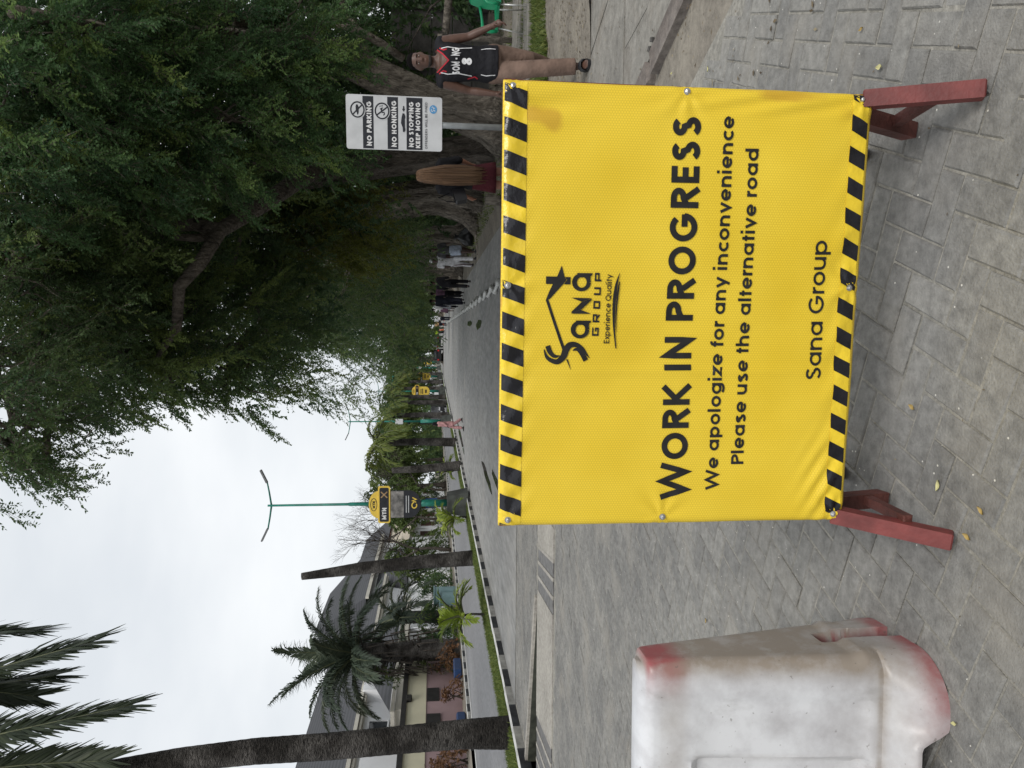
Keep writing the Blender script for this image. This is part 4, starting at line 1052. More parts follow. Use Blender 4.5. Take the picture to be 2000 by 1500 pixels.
# skin-coloured V at the neck
vm = vest.data; vm.materials.append(SK1)
for p in vm.polygons:
    c = p.center
    if c.y < .02 and c.z > 1.36+.95*abs(c.x) and abs(c.x) < .1: p.material_index = 1
dgp = bpy.context.evaluated_depsgraph_get(); dgp.update()
def vtrim(pts, w, mat, nm, lift=.004):
    mb = MB(); pts = densify(pts, False, .012); vs, fs = ribbon(pts, w); mb.add([snap_front(vest, v[0], v[1], lift) for v in vs], fs); return mb.build(nm, mat, vest)
vtrim([(-.105, 1.462), (-.055, 1.405), (0, 1.352), (.055, 1.405), (.105, 1.462)], .012, m_vred, 'neck_trim')
for sg in (1, -1):
    vtrim([(sg*.118, 1.44), (sg*.095, 1.40), (sg*.105, 1.37)], .013, m_vred, 'shoulder_flash', .005)
    vtrim([(sg*.11, 1.43), (sg*.125, 1.36), (sg*.115, 1.25), (sg*.13, 1.12)], .008, m_vwh, 'piping', .005)
    if sg < 0: vtrim([(sg*.155, 1.16), (sg*.135, 1.09), (sg*.15, 1.06)], .010, m_vred, 'side_flash', .005)
    vtrim([(sg*.115, 1.03), (sg*.125, .98), (sg*.12, .89)], .007, m_vwh, 'piping', .005)
words('SOM - NG', -.12, 1.238, .12, 1.245, .075, .24, lambda x, z, l: snap_front(vest, x, z, .005+l), .06, 0, m_vwh, vest, .0003, .12)
mb = MB(); text_mesh(mb, '8', -.034, 1.122, .034, 1.122, .10, .24, lambda x, z, l: snap_front(vest, x, z, .005+l), .0, 0, .0003, .12); mb.build('number', m_vwh, vest)
m_eye = pm('eye_dark', (.012, .008, .007), .25, .1, 9); m_eyew = pm('eye_white', (.4, .37, .34), .3, .1, 9); m_lip = pm('lips', (.11, .045, .042), .45, .1, 9)
for sg in (1, -1):
    mb = MB(); mb.ball((sg*.030, -.094, 1.641), (.0135, .007, .0065), 10, 6); e_ = mb.build('eye', m_eyew, man, True)
    mb = MB(); mb.ball((sg*.030, -.0995, 1.641), (.0058, .004, .0058), 8, 6); mb.build('pupil', m_eye, e_, True)
    mb = MB(); mb.bar((sg*.014, -.103, 1.663), (sg*.046, -.096, 1.665), .005, .007); mb.build('eyebrow', m_hairb, man)
mb = MB(); mb.rings([ell(0, -.088, 1.577, .012, .008, 10), ell(0, -.0935, 1.570, .024, .011, 10), ell(0, -.088, 1.561, .016, .009, 10)]); mb.build('mouth', m_lip, man, True)
mb = MB(); mb.rings([ell(0, -.052, 1.508, .028, .034), ell(0, -.044, 1.522, .047, .058), ell(0, -.032, 1.542, .058, .070), ell(0, -.024, 1.55, .058, .06)]); mb.build('beard', pm('short_beard', (.02, .014, .012), .8, .3, 60), man, True)
m_slide = pm('black_rubber', (.014, .014, .016), .55, .2, 20)
for s_ in 'RL':
    an = Vector(Jm['ank'+s_]); z0 = max(0, an.z-.095); q = empty('x') if 0 else None
    mb = MB(); mb.prism([(an.x+.056*math.cos(a)*(1 if math.sin(a) > 0 else .85), an.y-.065+.145*-math.sin(a)) for a in [2*math.pi*i/24 for i in range(24)]], z0-.004, z0+.022)
    sl = mb.build('sandal', m_slide, man)
    mb = MB(); mb.tube([(an.x-.052, an.y-.07, z0+.012), (an.x-.046, an.y-.072, z0+.06), (an.x-.02, an.y-.075, z0+.083), (an.x+.02, an.y-.075, z0+.083), (an.x+.046, an.y-.072, z0+.06), (an.x+.052, an.y-.07, z0+.012)], [(.011, .048)]*6, 10); mb.build('strap', m_slide, sl, True)

# woman with long hair, seen from behind
m_maroon = cloth('maroon_cloth', (.05, .008, .012)); m_blackc = cloth('black_cloth', (.009, .009, .011)); m_blond = pm('blond_braids', (.085, .045, .022), .6, .45, 3, bump=.6, bscale=60, stretch=(18, 18, .5), col2=(.185, .105, .055))
Jw = stand(elL=(.22, -.04, 1.16), wrL=(.25, -.16, 1.0), elR=(-.25, -.02, 1.15), wrR=(-.22, -.15, .96))
wo = person('woman with very long blond hair seen from behind in maroon skirt', (2.17, 10.5, .04), R(183), 1.70, Jw, skinmat('skin_tan', (.24, .115, .075)), .013, top=m_blackc, sleeves=.55, hem=.95, skirt=(m_maroon, 1.06, .62, .155, .22), shoes=m_slide)
del wo['_t']
mb = MB(); n_ = 44; rg = []
for z, rx, ry, yo in ((1.752, .03, .04, .01), (1.735, .068, .085, .012), (1.69, .089, .112, .016), (1.62, .094, .108, .03), (1.52, .112, .088, .055), (1.38, .132, .072, .085), (1.2, .135, .066, .095), (1.0, .125, .058, .10), (.86, .10, .045, .105), (.80, .06, .03, .10)):
    rg.append([(rx*(1+.05*math.sin(13*a+z*2))*math.cos(a), yo+ry*(1+.06*math.sin(17*a))*math.sin(a), z+.012*math.sin(9*a)) for a in [2*math.pi*i/n_ for i in range(n_)]])
mb.rings(rg); h_ = mb.build('long_hair', m_blond, wo, True)
for k in range(46):
    a = random.uniform(-.2, math.pi+.2); r0 = random.uniform(.98, 1.06); mbk = None
    if k == 0: st = MB()
    rr = lambda rx, ry, yo, z: (rx*r0*math.cos(a+.06*math.sin(z*9+k)), yo+ry*r0*math.sin(a), z)
    st.tube([rr(.092, .112, .018, 1.66), rr(.114, .09, .055, 1.5), rr(.134, .075, .086, 1.35), rr(.137, .069, .095, 1.15), rr(.128, .06, .1, .98), rr(.115, .055, .105, random.uniform(.74, .88))], [.006, .007, .008, .008, .006, .003], 5)
st.build('braids', m_blond, h_, True)
bg_ = MB(); bg_.prism(rrect(-.11, -.08, .11, .09, .03), -.04, .04, 'y'); hb = bg_.build('handbag', pm('black_bag_leather', (.012, .012, .014), .3, .2, 8), None); hb.location = (1.90, 10.44, 1.14); hb.rotation_euler = (0, R(-14), R(30)); tag(hb, 'black handbag hanging at the side of the long haired woman', 'handbag')
mb = MB(); mb.tube([(-.09, 0, .08), (-.06, 0, .2), (.03, .0, .30), (.09, .0, .08)], .008, 6); mb.build('bag_strap', m_blackc, hb, True)

# people farther along the road
m_wh = cloth('white_cloth', (.60, .60, .62)); m_grey = cloth('grey_cloth', (.07, .07, .075)); m_denim = cloth('pale_denim', (.36, .41, .50)); m_navyc = cloth('navy_cloth', (.014, .015, .024)); m_pink = cloth('pink_cloth', (.50, .27, .27)); m_lilac = cloth('plum_cloth', (.10, .055, .085)); m_gcl = cloth('light_grey_cloth', (.26, .27, .30))
m_hiv = cloth('hi_vis_yellow', (.42, .62, .03)); m_tan = cloth('tan_cloth', (.33, .22, .12))
G = 'people walking along the road'
def pp(label, x, y, rz, h, J, **kw):
    o = person(label, (x, y, 0.0), R(rz), h, J, kw.pop('skin', SK2), kw.pop('voxel', .03), group=G, **kw)
    if '_t' in o: del o['_t']
    return o
pp('person in dark grey shirt and pale blue shorts walking along the tree line', 2.93, 26.7, 8, 1.66, walk(.2, 1), top=m_grey, legs=m_denim, leg_len=.55, leg_r=.03, hair='short', shoes=m_slide, lower_name='shorts')
w2 = pp('person in white shirt and cap with a red striped trouser leg', 2.56, 26.9, 4, 1.66, walk(.22, -1), top=m_wh, sleeves=.35, legs=m_wh, hair=('cap', m_wh), shoes=m_slide)
mb = MB(); mb.tube([(-.16, -.02, .86), (-.135, -.10, .5), (-.13, -.12, .14)], [(.012, .05)]*3, 8); mb.build('trouser_stripe', m_maroon, w2, True)
pp('person all in black with a bag walking along the paved road', 2.0, 30.4, 172, 1.68, walk(.22, 1), top=m_blackc, sleeves=.9, legs=m_blackc, hair='short', shoes=m_slide)
pp('person in dark suit walking behind the person in black', 1.52, 36.0, 175, 1.72, walk(.2, -1), top=m_navyc, sleeves=.95, legs=m_navyc, leg_r=.03, hair='short', shoes=m_slide)
pp('person in plum shirt and black trousers beside the dark suit', 1.95, 37.6, 178, 1.68, walk(.18, 1), top=m_lilac, sleeves=.9, legs=m_blackc, leg_r=.03, hair='short', shoes=m_slide)
pp('person in white shirt and grey wrap walking in the group', 1.72, 46.5, 178, 1.72, walk(.18, -1), top=m_wh, sleeves=.8, legs=m_blackc, skirt=(m_gcl, 1.05, .45, .17, .26), hair='short', shoes=m_slide)
pp('person in plum dress walking ahead of the group', 1.68, 54.5, 180, 1.68, walk(.15, 1), top=m_wh, sleeves=.4, skirt=(m_lilac, 1.08, .5, .165, .27), hair='short', shoes=m_slide)
pp('person in black with white shirt farther up the tree line', 1.25, 66, 180, 1.7, walk(.2, 1), top=m_wh, legs=m_navyc, hair='short', shoes=m_slide)
pp('person in tan shirt at the far end of the path', .95, 84, 180, 1.7, walk(.2, -1), top=m_tan, legs=m_navyc, hair='short', shoes=m_slide)
pp('person in yellow vest standing far down the road', .05, 104, 0, 1.7, stand(), top=m_hiv, legs=m_navyc, hair='short', shoes=m_slide)
pp('person in pink robe and trousers walking near the striped kerb', -4.62, 37.2, -60, 1.58, walk(.2, 1), skin=SK2, robe=(m_pink, .62, .03), legs=m_pink, leg_r=.03, hair=('scarf', m_blackc), shoes=m_slide)
of = pp('traffic officer in dark uniform with yellow reflective vest on the far carriageway', -9.8, 52.4, 15, 1.62, walk(.16, -1), top=m_navyc, sleeves=.5, legs=m_blackc, leg_r=.02, hair=('cap', m_blackc), shoes=m_slide)
mb = MB(); mb.rings([ell(0, 0, 1.18, .185, .135), ell(0, 0, 1.3, .20, .14), ell(0, 0, 1.42, .20, .12), ell(0, .01, 1.475, .1, .08)]); mb.build('reflective_vest', m_hiv, of, True)
# ------------------------------------------------------------ trees
def barkmat(name, c1, c2, c3=None, st=.35, big=False):
    m, t, b = newmat(name)
    tcn = node(t, 'ShaderNodeNewGeometry'); mp = node(t, 'ShaderNodeMapping'); mp.inputs['Scale'].default_value = (1, 1, st); t.links.new(tcn.outputs['Position'], mp.inputs[0])
    n1 = node(t, 'ShaderNodeTexNoise'); n1.inputs['Scale'].default_value = 9; n1.inputs['Detail'].default_value = 9; n1.inputs['Roughness'].default_value = .7; n1.inputs['Distortion'].default_value = .8
    t.links.new(mp.outputs[0], n1.inputs[0])
    r = node(t, 'ShaderNodeValToRGB'); r.color_ramp.elements[0].position = .34; r.color_ramp.elements[1].position = .66; r.color_ramp.elements[0].color = (*c1, 1); r.color_ramp.elements[1].color = (*c2, 1)
    t.links.new(n1.outputs[0], r.inputs[0]); t.links.new(r.outputs[0], b.inputs['Base Color']); b.inputs['Roughness'].default_value = .9; b.inputs['Specular IOR Level'].default_value = .2
    if big:
        n5 = node(t, 'ShaderNodeTexNoise'); n5.inputs['Scale'].default_value = 1.6; n5.inputs['Detail'].default_value = 7; t.links.new(tcn.outputs['Position'], n5.inputs[0])
        r5 = node(t, 'ShaderNodeValToRGB'); r5.color_ramp.elements[0].position = .42; r5.color_ramp.elements[1].position = .6; r5.color_ramp.elements[0].color = (.32, .31, .30, 1); t.links.new(n5.outputs[0], r5.inputs[0])
        m5 = node(t, 'ShaderNodeMixRGB', blend_type='MULTIPLY'); m5.inputs[0].default_value = 1; t.links.new(r.outputs[0], m5.inputs[1]); t.links.new(r5.outputs[0], m5.inputs[2]); t.links.new(m5.outputs[0], b.inputs['Base Color'])
    v = node(t, 'ShaderNodeTexVoronoi'); v.feature = 'DISTANCE_TO_EDGE'; v.inputs['Scale'].default_value = 11; t.links.new(mp.outputs[0], v.inputs[0])
    ad = node(t, 'ShaderNodeMath', operation='ADD'); t.links.new(n1.outputs[0], ad.inputs[0]); t.links.new(v.outputs[0], ad.inputs[1])
    bp = node(t, 'ShaderNodeBump'); bp.inputs['Strength'].default_value = 1.; bp.inputs['Distance'].default_value = .12; t.links.new(ad.outputs[0], bp.inputs['Height']); t.links.new(bp.outputs[0], b.inputs['Normal'])
    return m
m_bark = barkmat('tree_bark', (.07, .06, .05), (.30, .265, .22))
m_barkm = barkmat('limb_bark', (.05, .043, .036), (.19, .165, .14))
m_barkf = barkmat('old_tree_bark', (.09, .078, .065), (.36, .32, .27))
m_barkd = barkmat('dark_bark', (.03, .026, .022), (.11, .095, .08))
m_leafA = leafmat('leaves_fresh', (.046, .10, .046), (.115, .21, .08), (.25, .345, .095), .45)
m_leafO = leafmat('leaves_olive', (.08, .10, .02), (.15, .17, .03), (.22, .23, .05), .38)
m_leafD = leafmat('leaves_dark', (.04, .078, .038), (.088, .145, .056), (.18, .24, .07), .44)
m_leafG = leafmat('leaves_green', (.04, .068, .018), (.08, .12, .03), (.14, .18, .05), .3)

def leafrow(B, D, T, L, n, ll, lw, droop=.35):
    """small leaves set close along N drooping twigs; returns leaf faces, tints, twig strips"""
    N = len(B); t = (np.arange(n)+.7)/n
    P = B[:, None]+D[:, None]*(L[:, None]*t)[..., None]; P[..., 2] -= droop*(L[:, None]*t**2)
    sg = np.where(np.arange(n) % 2, 1., -1.)[None, :, None]
    sd0 = nrm(np.cross(D, np.array([0, 0, 1.])+RNG.normal(0, .3, D.shape)))[:, None]
    ax = nrm(D[:, None]*.55+sd0*sg*.8+RNG.normal(0, .33, P.shape)+np.array([0, 0, -.18]))
    sd = nrm(np.cross(ax, np.array([0, 0, .8])+RNG.normal(0, 1., P.shape)))
    l_ = ll*RNG.uniform(.7, 1.3, (N, n, 1)); w_ = lw*RNG.uniform(.8, 1.2, (N, n, 1))
    V = np.stack([P, P+ax*l_*.45+sd*w_*.5, P+ax*l_, P+ax*l_*.45-sd*w_*.5], 2).reshape(-1, 4, 3)
    if ll >= .08: V = np.stack([P+sd*w_*.62, P+ax*l_*1.1, P-sd*w_*.62], 2).reshape(-1, 3, 3)      # distant leaves: one triangle each
    tt = np.clip(T[:, None]+RNG.normal(0, .07, (N, n)), 0, 1).reshape(-1)
    E_ = B+D*L[:, None]; E_[:, 2] -= droop*L; M_ = (B+E_)/2; M_[:, 2] += droop*L*.25
    w = np.array([0, 0, .004])+RNG.normal(0, .003, B.shape)
    return V, tt, np.stack([B-w, M_-w, E_, M_+w], 1)
def clumps(blobs, per, spr, n, ll, lw, L=.34, tint=(.25, .55), bright=.12, cl=.30, drop=.7, shell=.55, out=.7):
    """blobs (x,y,z,rx,ry,rz[,w]) hold feathery sprays: a drooping bough, side twigs, leaves"""
    global TWIGS
    Bs, Ds, Ts, Ls, Cs, Wb = [], [], [], [], [], []
    for bl in blobs:
        c = np.array(bl[:3]); r = np.array(bl[3:6]); w = bl[6] if len(bl) > 6 else 1
        k = max(3, int(per*(r[0]*r[1]*r[2])**(2/3)*w))
        d = nrm(RNG.normal(0, 1, (k, 3))); rad = shell+(1-shell)*RNG.random((k, 1))**.7
        C = c+d*rad*r
        ct = np.clip(RNG.normal((tint[0]+tint[1])*.5, (tint[1]-tint[0])*.4, k), .02, .8)
        ct[RNG.random(k) < bright] += .34
        bd = d*out+RNG.normal(0, .3, (k, 3)); bd[:, 2] = bd[:, 2]*.6-drop*RNG.uniform(.1, 1, k); bd = nrm(bd)
        bl_ = cl*4*RNG.uniform(.7, 1.3, k); m = spr
        u = (np.arange(m)+RNG.random((k, m)))/m
        base = C[:, None]+bd[:, None]*(bl_[:, None]*(u-.35))[..., None]; base[..., 2] -= .45*bl_[:, None]*u**2
        tan = bd[:, None]+np.array([0, 0, -1.])*(.9*u[..., None]); tan = nrm(tan)
        side = nrm(np.cross(tan, np.array([.1, .05, 1.])+RNG.normal(0, .25, tan.shape)))*np.where(np.arange(m) % 2, 1., -1.)[None, :, None]
        D = nrm(tan*.75+side*RNG.uniform(.4, 1.1, (k, m, 1))+RNG.normal(0, .22, tan.shape))
        base += RNG.normal(0, cl*.10, base.shape)
        Bs.append(base.reshape(-1, 3)); Ds.append(D.reshape(-1, 3)); Ts.append((ct[:, None]+RNG.normal(0, .05, (k, m))+.12*(u-.5)).reshape(-1)); Ls.append((L*(1.15-.6*u)*RNG.uniform(.75, 1.25, (k, m))).reshape(-1))
        Cs.append(C)
        a0 = base[:, 0]; a1 = base[:, m//2]; a2 = base[:, -1]; w0 = np.array([0, 0, .008])
        Wb.append(np.stack([a0-w0, a1-w0*.7, a1+w0*.7, a0+w0], 1)); Wb.append(np.stack([a1-w0*.7, a2-w0*.3, a2+w0*.3, a1+w0*.7], 1))
    V, T, W_ = leafrow(np.concatenate(Bs), np.concatenate(Ds), np.concatenate(Ts), np.concatenate(Ls), n, ll, lw)
    TWIGS = np.concatenate(Wb+[W_])
    return V, T, np.concatenate(Cs)
def wob(a, b, k, amp, sag=0.):
    a, b = Vector(a), Vector(b); o_ = []
    for i in range(k+1):
        f = i/k; p = a.lerp(b, f); e = math.sin(math.pi*f)
        o_.append(p+Vector((random.gauss(0, amp), random.gauss(0, amp), random.gauss(0, amp)))*e+Vector((0, 0, sag*e)))
    return o_
def trunk_shape(mb, pts, rad, n=30, ribs=6, depth=.16, flare=.6, seed=0):
    """fluted, buttressed trunk"""
    rg = []; m = len(pts)
    for i, (p, r_) in enumerate(zip(pts, rad)):
        f = i/(m-1); fl = 1+flare*max(0, 1-f*4)**2
        rg.append([(p[0]+r_*fl*(1+depth*(1+1.5*max(0, 1-f*3))*math.sin(ribs*a+seed+f*2.2)+.06*math.sin(13*a+seed*3+f*5))*math.cos(a),
                    p[1]+r_*fl*(1+depth*(1+1.5*max(0, 1-f*3))*math.sin(ribs*a+seed+f*2.2)+.06*math.sin(13*a+seed*3+f*5))*math.sin(a), p[2]) for a in [2*math.pi*k/n for k in range(n)]])
    mb.rings(rg)
def broad_tree(name, label, group, base, trunk, rad, limbs, blobs, leaf, per, spr, n, ll, lw, bark=None, twigs=40, roots=0, back=None, **kw):
    T = empty(name, (base[0], base[1], 0), 0, label, 'tree', group); bx, by = base[0], base[1]
    L = lambda p: (p[0]-bx, p[1]-by, p[2])
    mb = MB(); trunk_shape(mb, [L(p) for p in trunk], rad, seed=bx*3+by, depth=.16 if not roots else .22, ribs=6 if not roots else 7)
    for k in range(roots):
        a = random.uniform(0, 6.28); r0 = rad[0]
        mb.tube([(r0*.8*math.cos(a), r0*.8*math.sin(a), .22), (r0*1.9*math.cos(a+.2), r0*1.9*math.sin(a+.2), .08), (r0*3.2*math.cos(a+.1), r0*3.2*math.sin(a+.1), .0)], [.11, .07, .03], 8)
    mb.build('trunk', bark or m_bark, T, smooth=True)
    for pts, r_ in limbs:
        mb = MB(); mb.tube([L(p) for p in pts], r_, 12); mb.build('limb', bark or m_bark, T, smooth=True)
    V, Tn, C = clumps(blobs, per, spr, n, ll, lw, **kw)
    V[..., 0] -= bx; V[..., 1] -= by
    quads('crown', V, leaf, T, Tn)
    W_ = TWIGS.copy(); W_[..., 0] -= bx; W_[..., 1] -= by; o = quads('twigs', W_, bark or m_bark, T); o['kind'] = 'stuff'
    if back:
        V, Tn, _ = clumps(back, 10, 11, 12, .11, .065, cl=.4, tint=(.1, .45), bright=.04, L=.55)  # darker leaf tones stand in for shade inside the crown
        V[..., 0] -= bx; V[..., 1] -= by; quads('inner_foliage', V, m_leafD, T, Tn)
    # thin boughs from the limb ends and blob centres out to the clumps
    if twigs:
        mb = MB(); cen = [Vector(b_[:3]) for b_ in blobs]
        idx = RNG.choice(len(C), min(twigs, len(C)), replace=False)
        for i in idx:
            p = Vector(C[i]); c = min(cen, key=lambda q: (q-p).length)
            q = c.lerp(p, .15)+Vector((0, 0, .2)); pts = wob(q, p, 4, .09, .15)
            mb.tube([L(v) for v in pts], [.03, .024, .018, .012, .006], 5)
        for a, b_ in zip(cen, cen[1:]):
            if (a-b_).length < 4.5: mb.tube([L(v) for v in wob(a, b_, 4, .15, .1)], [.05, .045, .04, .04, .03], 6)
        o = mb.build('boughs', bark or m_bark, T, smooth=True); o['kind'] = 'stuff'
    return T
def PX(v, u, Y):
    """place by bearing and distance along the road (calibrated camera)"""
    d = fw+rt*((u-750)/1440)-upv*((v-1000)/1440); p = Vector((0, 0, CAM_H))+d*(Y/d.y); return (p.x, p.y, p.z)
def B(v, u, Y, r, w=1., fl=.8): x, y, z = PX(v, u, Y); return (x, y, z, r, r, r*fl, w)
GT = 'big trees shading the right side of the road'
# the leaning tree behind the notice
t1 = [(4.47, 16.1, -.05), (4.55, 16.1, .5), (4.72, 16.05, 1.2), (5.05, 16.0, 2.1), (5.6, 15.9, 3.4), (6.0, 15.7, 4.6), (6.1, 15.2, 6.0)]
broad_tree('shade_tree', 'big leaning tree with thick trunk behind the parking notice', GT, (4.47, 16.1), t1, [.42, .38, .36, .36, .33, .27, .18],
    [(wob((5.75, 15.85, 3.9), (4.0, 10.2, 6.8), 5, .12), [.20, .18, .15, .13, .11, .09]), (wob((6.0, 15.5, 5.2), (6.2, 11.5, 6.2), 4, .1), [.16, .14, .11, .08, .06]), (wob((5.9, 15.8, 4.4), (4.2, 13, 6.5), 4, .12), [.15, .12, .1, .08, .05]), (wob((5.3, 16, 2.6), (6.6, 15.2, 3.4), 3, .08), [.1, .09, .07, .05])],
    [B(60, 1440, 10.5, 1.6), B(210, 1430, 11.5, 1.6), B(350, 1450, 12, 1.5), B(480, 1430, 12.3, 1.25), B(600, 1400, 13, .95), B(150, 1280, 11.5, 1.5), B(300, 1270, 12, 1.5), B(440, 1270, 12.5, 1.25), B(560, 1290, 13, 1.0), B(640, 1240, 13.5, .7),
     B(20, 1250, 10.5, 1.5), B(580, 1470, 14, 1.1), B(-120, 1450, 12, 1.6, .6), B(620, 1500, 16, 1.3)],
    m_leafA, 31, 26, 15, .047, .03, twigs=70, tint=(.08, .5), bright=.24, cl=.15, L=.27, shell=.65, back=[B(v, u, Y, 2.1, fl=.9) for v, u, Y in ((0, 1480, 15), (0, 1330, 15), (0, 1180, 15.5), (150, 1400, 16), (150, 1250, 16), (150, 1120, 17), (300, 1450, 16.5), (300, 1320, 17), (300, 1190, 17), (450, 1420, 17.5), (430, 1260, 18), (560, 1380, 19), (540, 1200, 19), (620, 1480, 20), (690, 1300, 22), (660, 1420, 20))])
# the tree whose limb reaches over the road
t2 = [(4.44, 18.3, -.05), (4.4, 18.3, .5), (4.3, 18.3, 1.3), (4.1, 18.2, 2.4), (3.75, 17.8, 3.6), (3.4, 17.1, 4.35)]
lb = [(3.6, 17.5, 4.1), PX(600, 1160, 15.2), PX(520, 1105, 14.2), PX(430, 1050, 13.2), PX(390, 985, 12.8), PX(350, 940, 12.7), PX(345, 860, 12.9), PX(300, 790, 13.6)]
broad_tree('shade_tree', 'tree with a long bare limb reaching over the paved road', GT, (4.44, 18.3), t2, [.40, .36, .34, .31, .26, .22],
    [(lb, [.20, .17, .15, .125, .11, .10, .085, .03]), ([PX(425, 1040, 13.15), PX(385, 1035, 13.1), PX(340, 1037, 13.0)], [.075, .07, .05]), (wob(lb[3], PX(200, 1060, 14.5), 4, .12), [.13, .11, .09, .07, .05]), (wob((3.6, 17.5, 4.0), PX(480, 1180, 15), 3, .1), [.14, .11, .08, .05])],
    [B(160, 1090, 13, 1.7), B(330, 1130, 13.5, 1.3), B(300, 1000, 14.6, 1.3), B(170, 950, 14, 1.7), B(80, 1080, 12, 1.6), B(260, 850, 14, 1.5), B(420, 900, 16.5, 1.25), B(150, 830, 13.5, 1.4, 1.), B(250, 810, 14.2, 1.15, .8), B(380, 810, 15, 1.15), B(470, 830, 16, 1.2), B(480, 760, 15.6, .85), B(520, 850, 17.5, 1.3),
     B(470, 1130, 15.5, 1.1), B(550, 1000, 18.5, 1.3), B(350, 765, 14.6, .8, .8), B(60, 900, 12.5, 1.5, .7), B(-120, 900, 11.5, 1.8)],
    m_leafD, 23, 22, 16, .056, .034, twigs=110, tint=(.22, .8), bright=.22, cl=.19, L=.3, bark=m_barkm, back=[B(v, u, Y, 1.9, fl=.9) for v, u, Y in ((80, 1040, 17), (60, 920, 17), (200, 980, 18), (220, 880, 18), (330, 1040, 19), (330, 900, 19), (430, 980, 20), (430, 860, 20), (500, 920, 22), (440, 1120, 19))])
# olive-leaved tree
broad_tree('shade_tree', 'tree with yellowish olive foliage hanging behind the long limb', GT, (4.3, 22.5), [(4.3, 22.5, -.05), (4.3, 22.4, 1), (4.1, 22.2, 2.4), (3.8, 21.8, 3.8), (3.6, 21, 5)], [.36, .32, .28, .24, .16],
    [(wob((3.9, 22, 3.2), PX(560, 1080, 20), 4, .1), [.16, .13, .11, .08, .05]), (wob((3.7, 21.5, 4.4), PX(500, 950, 19), 4, .12), [.14, .12, .1, .07, .04])],
    [B(560, 1090, 19.5, 1.5), B(620, 1070, 20, 1.5), B(660, 1120, 20, 1.1), B(690, 1040, 21, 1.2), B(500, 1060, 19.5, 1.2), B(600, 1160, 19.5, 1.0)],
    m_leafO, 22, 14, 16, .07, .034, twigs=30, tint=(.25, .7), bright=.12, cl=.28)
# overhead bough of a tree standing beside the photographer's right
broad_tree('shade_tree', 'tree beside the footway sending dark overhead boughs across the sky', GT, (7.2, 6.2), [(7.2, 6.2, -.05), (7.15, 6.25, 1), (7.0, 6.4, 2.6), (6.6, 6.9, 4.6), (5.9, 7.6, 6.4), (5, 8.4, 7.6)], [.36, .32, .3, .27, .2, .14],
    [(wob((6.2, 7.3, 5.6), (1.8, 10.2, 8.9), 6, .15), [.2, .17, .15, .13, .11, .09, .06]), (wob((1.8, 10.2, 8.9), PX(-20, 815, 11.5), 3, .08)+[Vector(PX(60, 812, 12)), Vector(PX(150, 808, 12.6))], [.13, .12, .11, .10, .075, .05]), (wob(PX(-10, 812, 11.6), PX(20, 640, 10.5), 4, .1), [.075, .06, .05, .035, .02]), ([PX(40, 812, 12), PX(62, 770, 11.8), PX(78, 745, 11.6)], [.055, .05, .045]), (wob(PX(78, 745, 11.6), PX(20, 690, 11.2), 3, .05), [.035, .025, .02, .01])],
    [B(20, 760, 10.6, .95, .8), B(60, 670, 10.2, .7, 1.), B(0, 640, 9.8, .8, 1.), B(90, 600, 10, .35, 1.), B(95, 890, 12, 1.0, .7), B(110, 800, 12, .6, .5), B(-60, 700, 9.5, 1.2), B(-150, 760, 9.5, 1.8), B(30, 980, 11, 1.2, .7)],
    m_leafD, 22, 16, 16, .05, .025, twigs=80, tint=(.2, .6), bright=.1, cl=.2, L=.28)
# the row of fluted old trunks farther along, each its own tree
def far_tree(y, x, label, ll, per, mat, low=.0, seed=0, r=.4, hang=1.0, X2=None, n=11, spr=16):
    random.seed(int(y*7)+seed); h = 3.2+random.random()
    tr = [(x, y, -.05), (x+.02, y, .6), (x+random.gauss(0, .1), y, 1.5), (x+random.gauss(0, .2), y-.2, 2.6), (x-.3, y-.3, h+.8), (x-.6, y-.5, h+2.2)]
    bl = []
    for k in range(9):
        a = random.uniform(0, 6.28); rr = random.uniform(1.2, 3.6)
        bl.append((x-.8+rr*math.cos(a)*1.15, y+rr*math.sin(a), h+1.4+random.uniform(0, 3.6), random.uniform(1.3, 1.9), random.uniform(1.3, 1.9), random.uniform(1., 1.5)))
    for k in range(5):
        bl.append((x-3.4*hang+random.gauss(0, .8), y+random.uniform(-3, 3), h+.4+random.uniform(-.9, 2.4)-low, 1.2, 1.2, 1.1)); bl.append((x+random.uniform(-1.5, 2), y+random.uniform(-3, 2), h-.2+random.uniform(-.3, .8)-low, 1.1, 1.1, .7))
    return broad_tree('shade_tree', label, GT, (x, y), tr, [r, r*.9, r*.8, r*.72, r*.55, r*.35],
        [(wob((x-.3, y-.3, h+.6), bl[k][:3], 4, .15), [r*.4, r*.33, r*.26, r*.18, r*.1]) for k in range(4)], bl, mat, per, spr, n, ll, ll*.48, twigs=40, roots=5, bark=m_barkf, tint=(.25, .7), bright=.12, cl=.36, L=.6)
far_tree(25.3, 4.3, 'old fluted tree beside the rubbish bag with roots over the soil', .085, 9, m_leafD, .3, 1, .52)
far_tree(28.6, 5.0, 'old twisted tree just past the rubbish bag', .09, 8, m_leafD, .2, 2, .48)
far_tree(33, 4.1, 'fluted tree behind the walkers in white and grey', .10, 7, m_leafD, .3, 3, .5, 1.15)
far_tree(38.4, 3.9, 'fluted tree beside the person in black', .11, 7, m_leafD, .3, 4, .5, 1.15)
far_tree(46, 3.9, 'tree beside the walking group on the path', .13, 6, m_leafD, .4, 5, .46, 1.2)
far_tree(57, 3.9, 'tall tree past the walking group', .15, 5, m_leafG, .1, 6, .46, 1.2, n=9)
far_tree(72, 4.0, 'tree near the far end of the path', .18, 5, m_leafD, 0., 7, .45, 1.2, n=9)
far_tree(92, 4.5, 'last big tree overhanging the far road', .2, 5, m_leafD, -.3, 8, .45, 1.2, n=9)
far_tree(120, 3, 'hazy tree closing the view at the road end', .26, 4, m_leafG, -.8, 9, .45, 1.3, n=8)
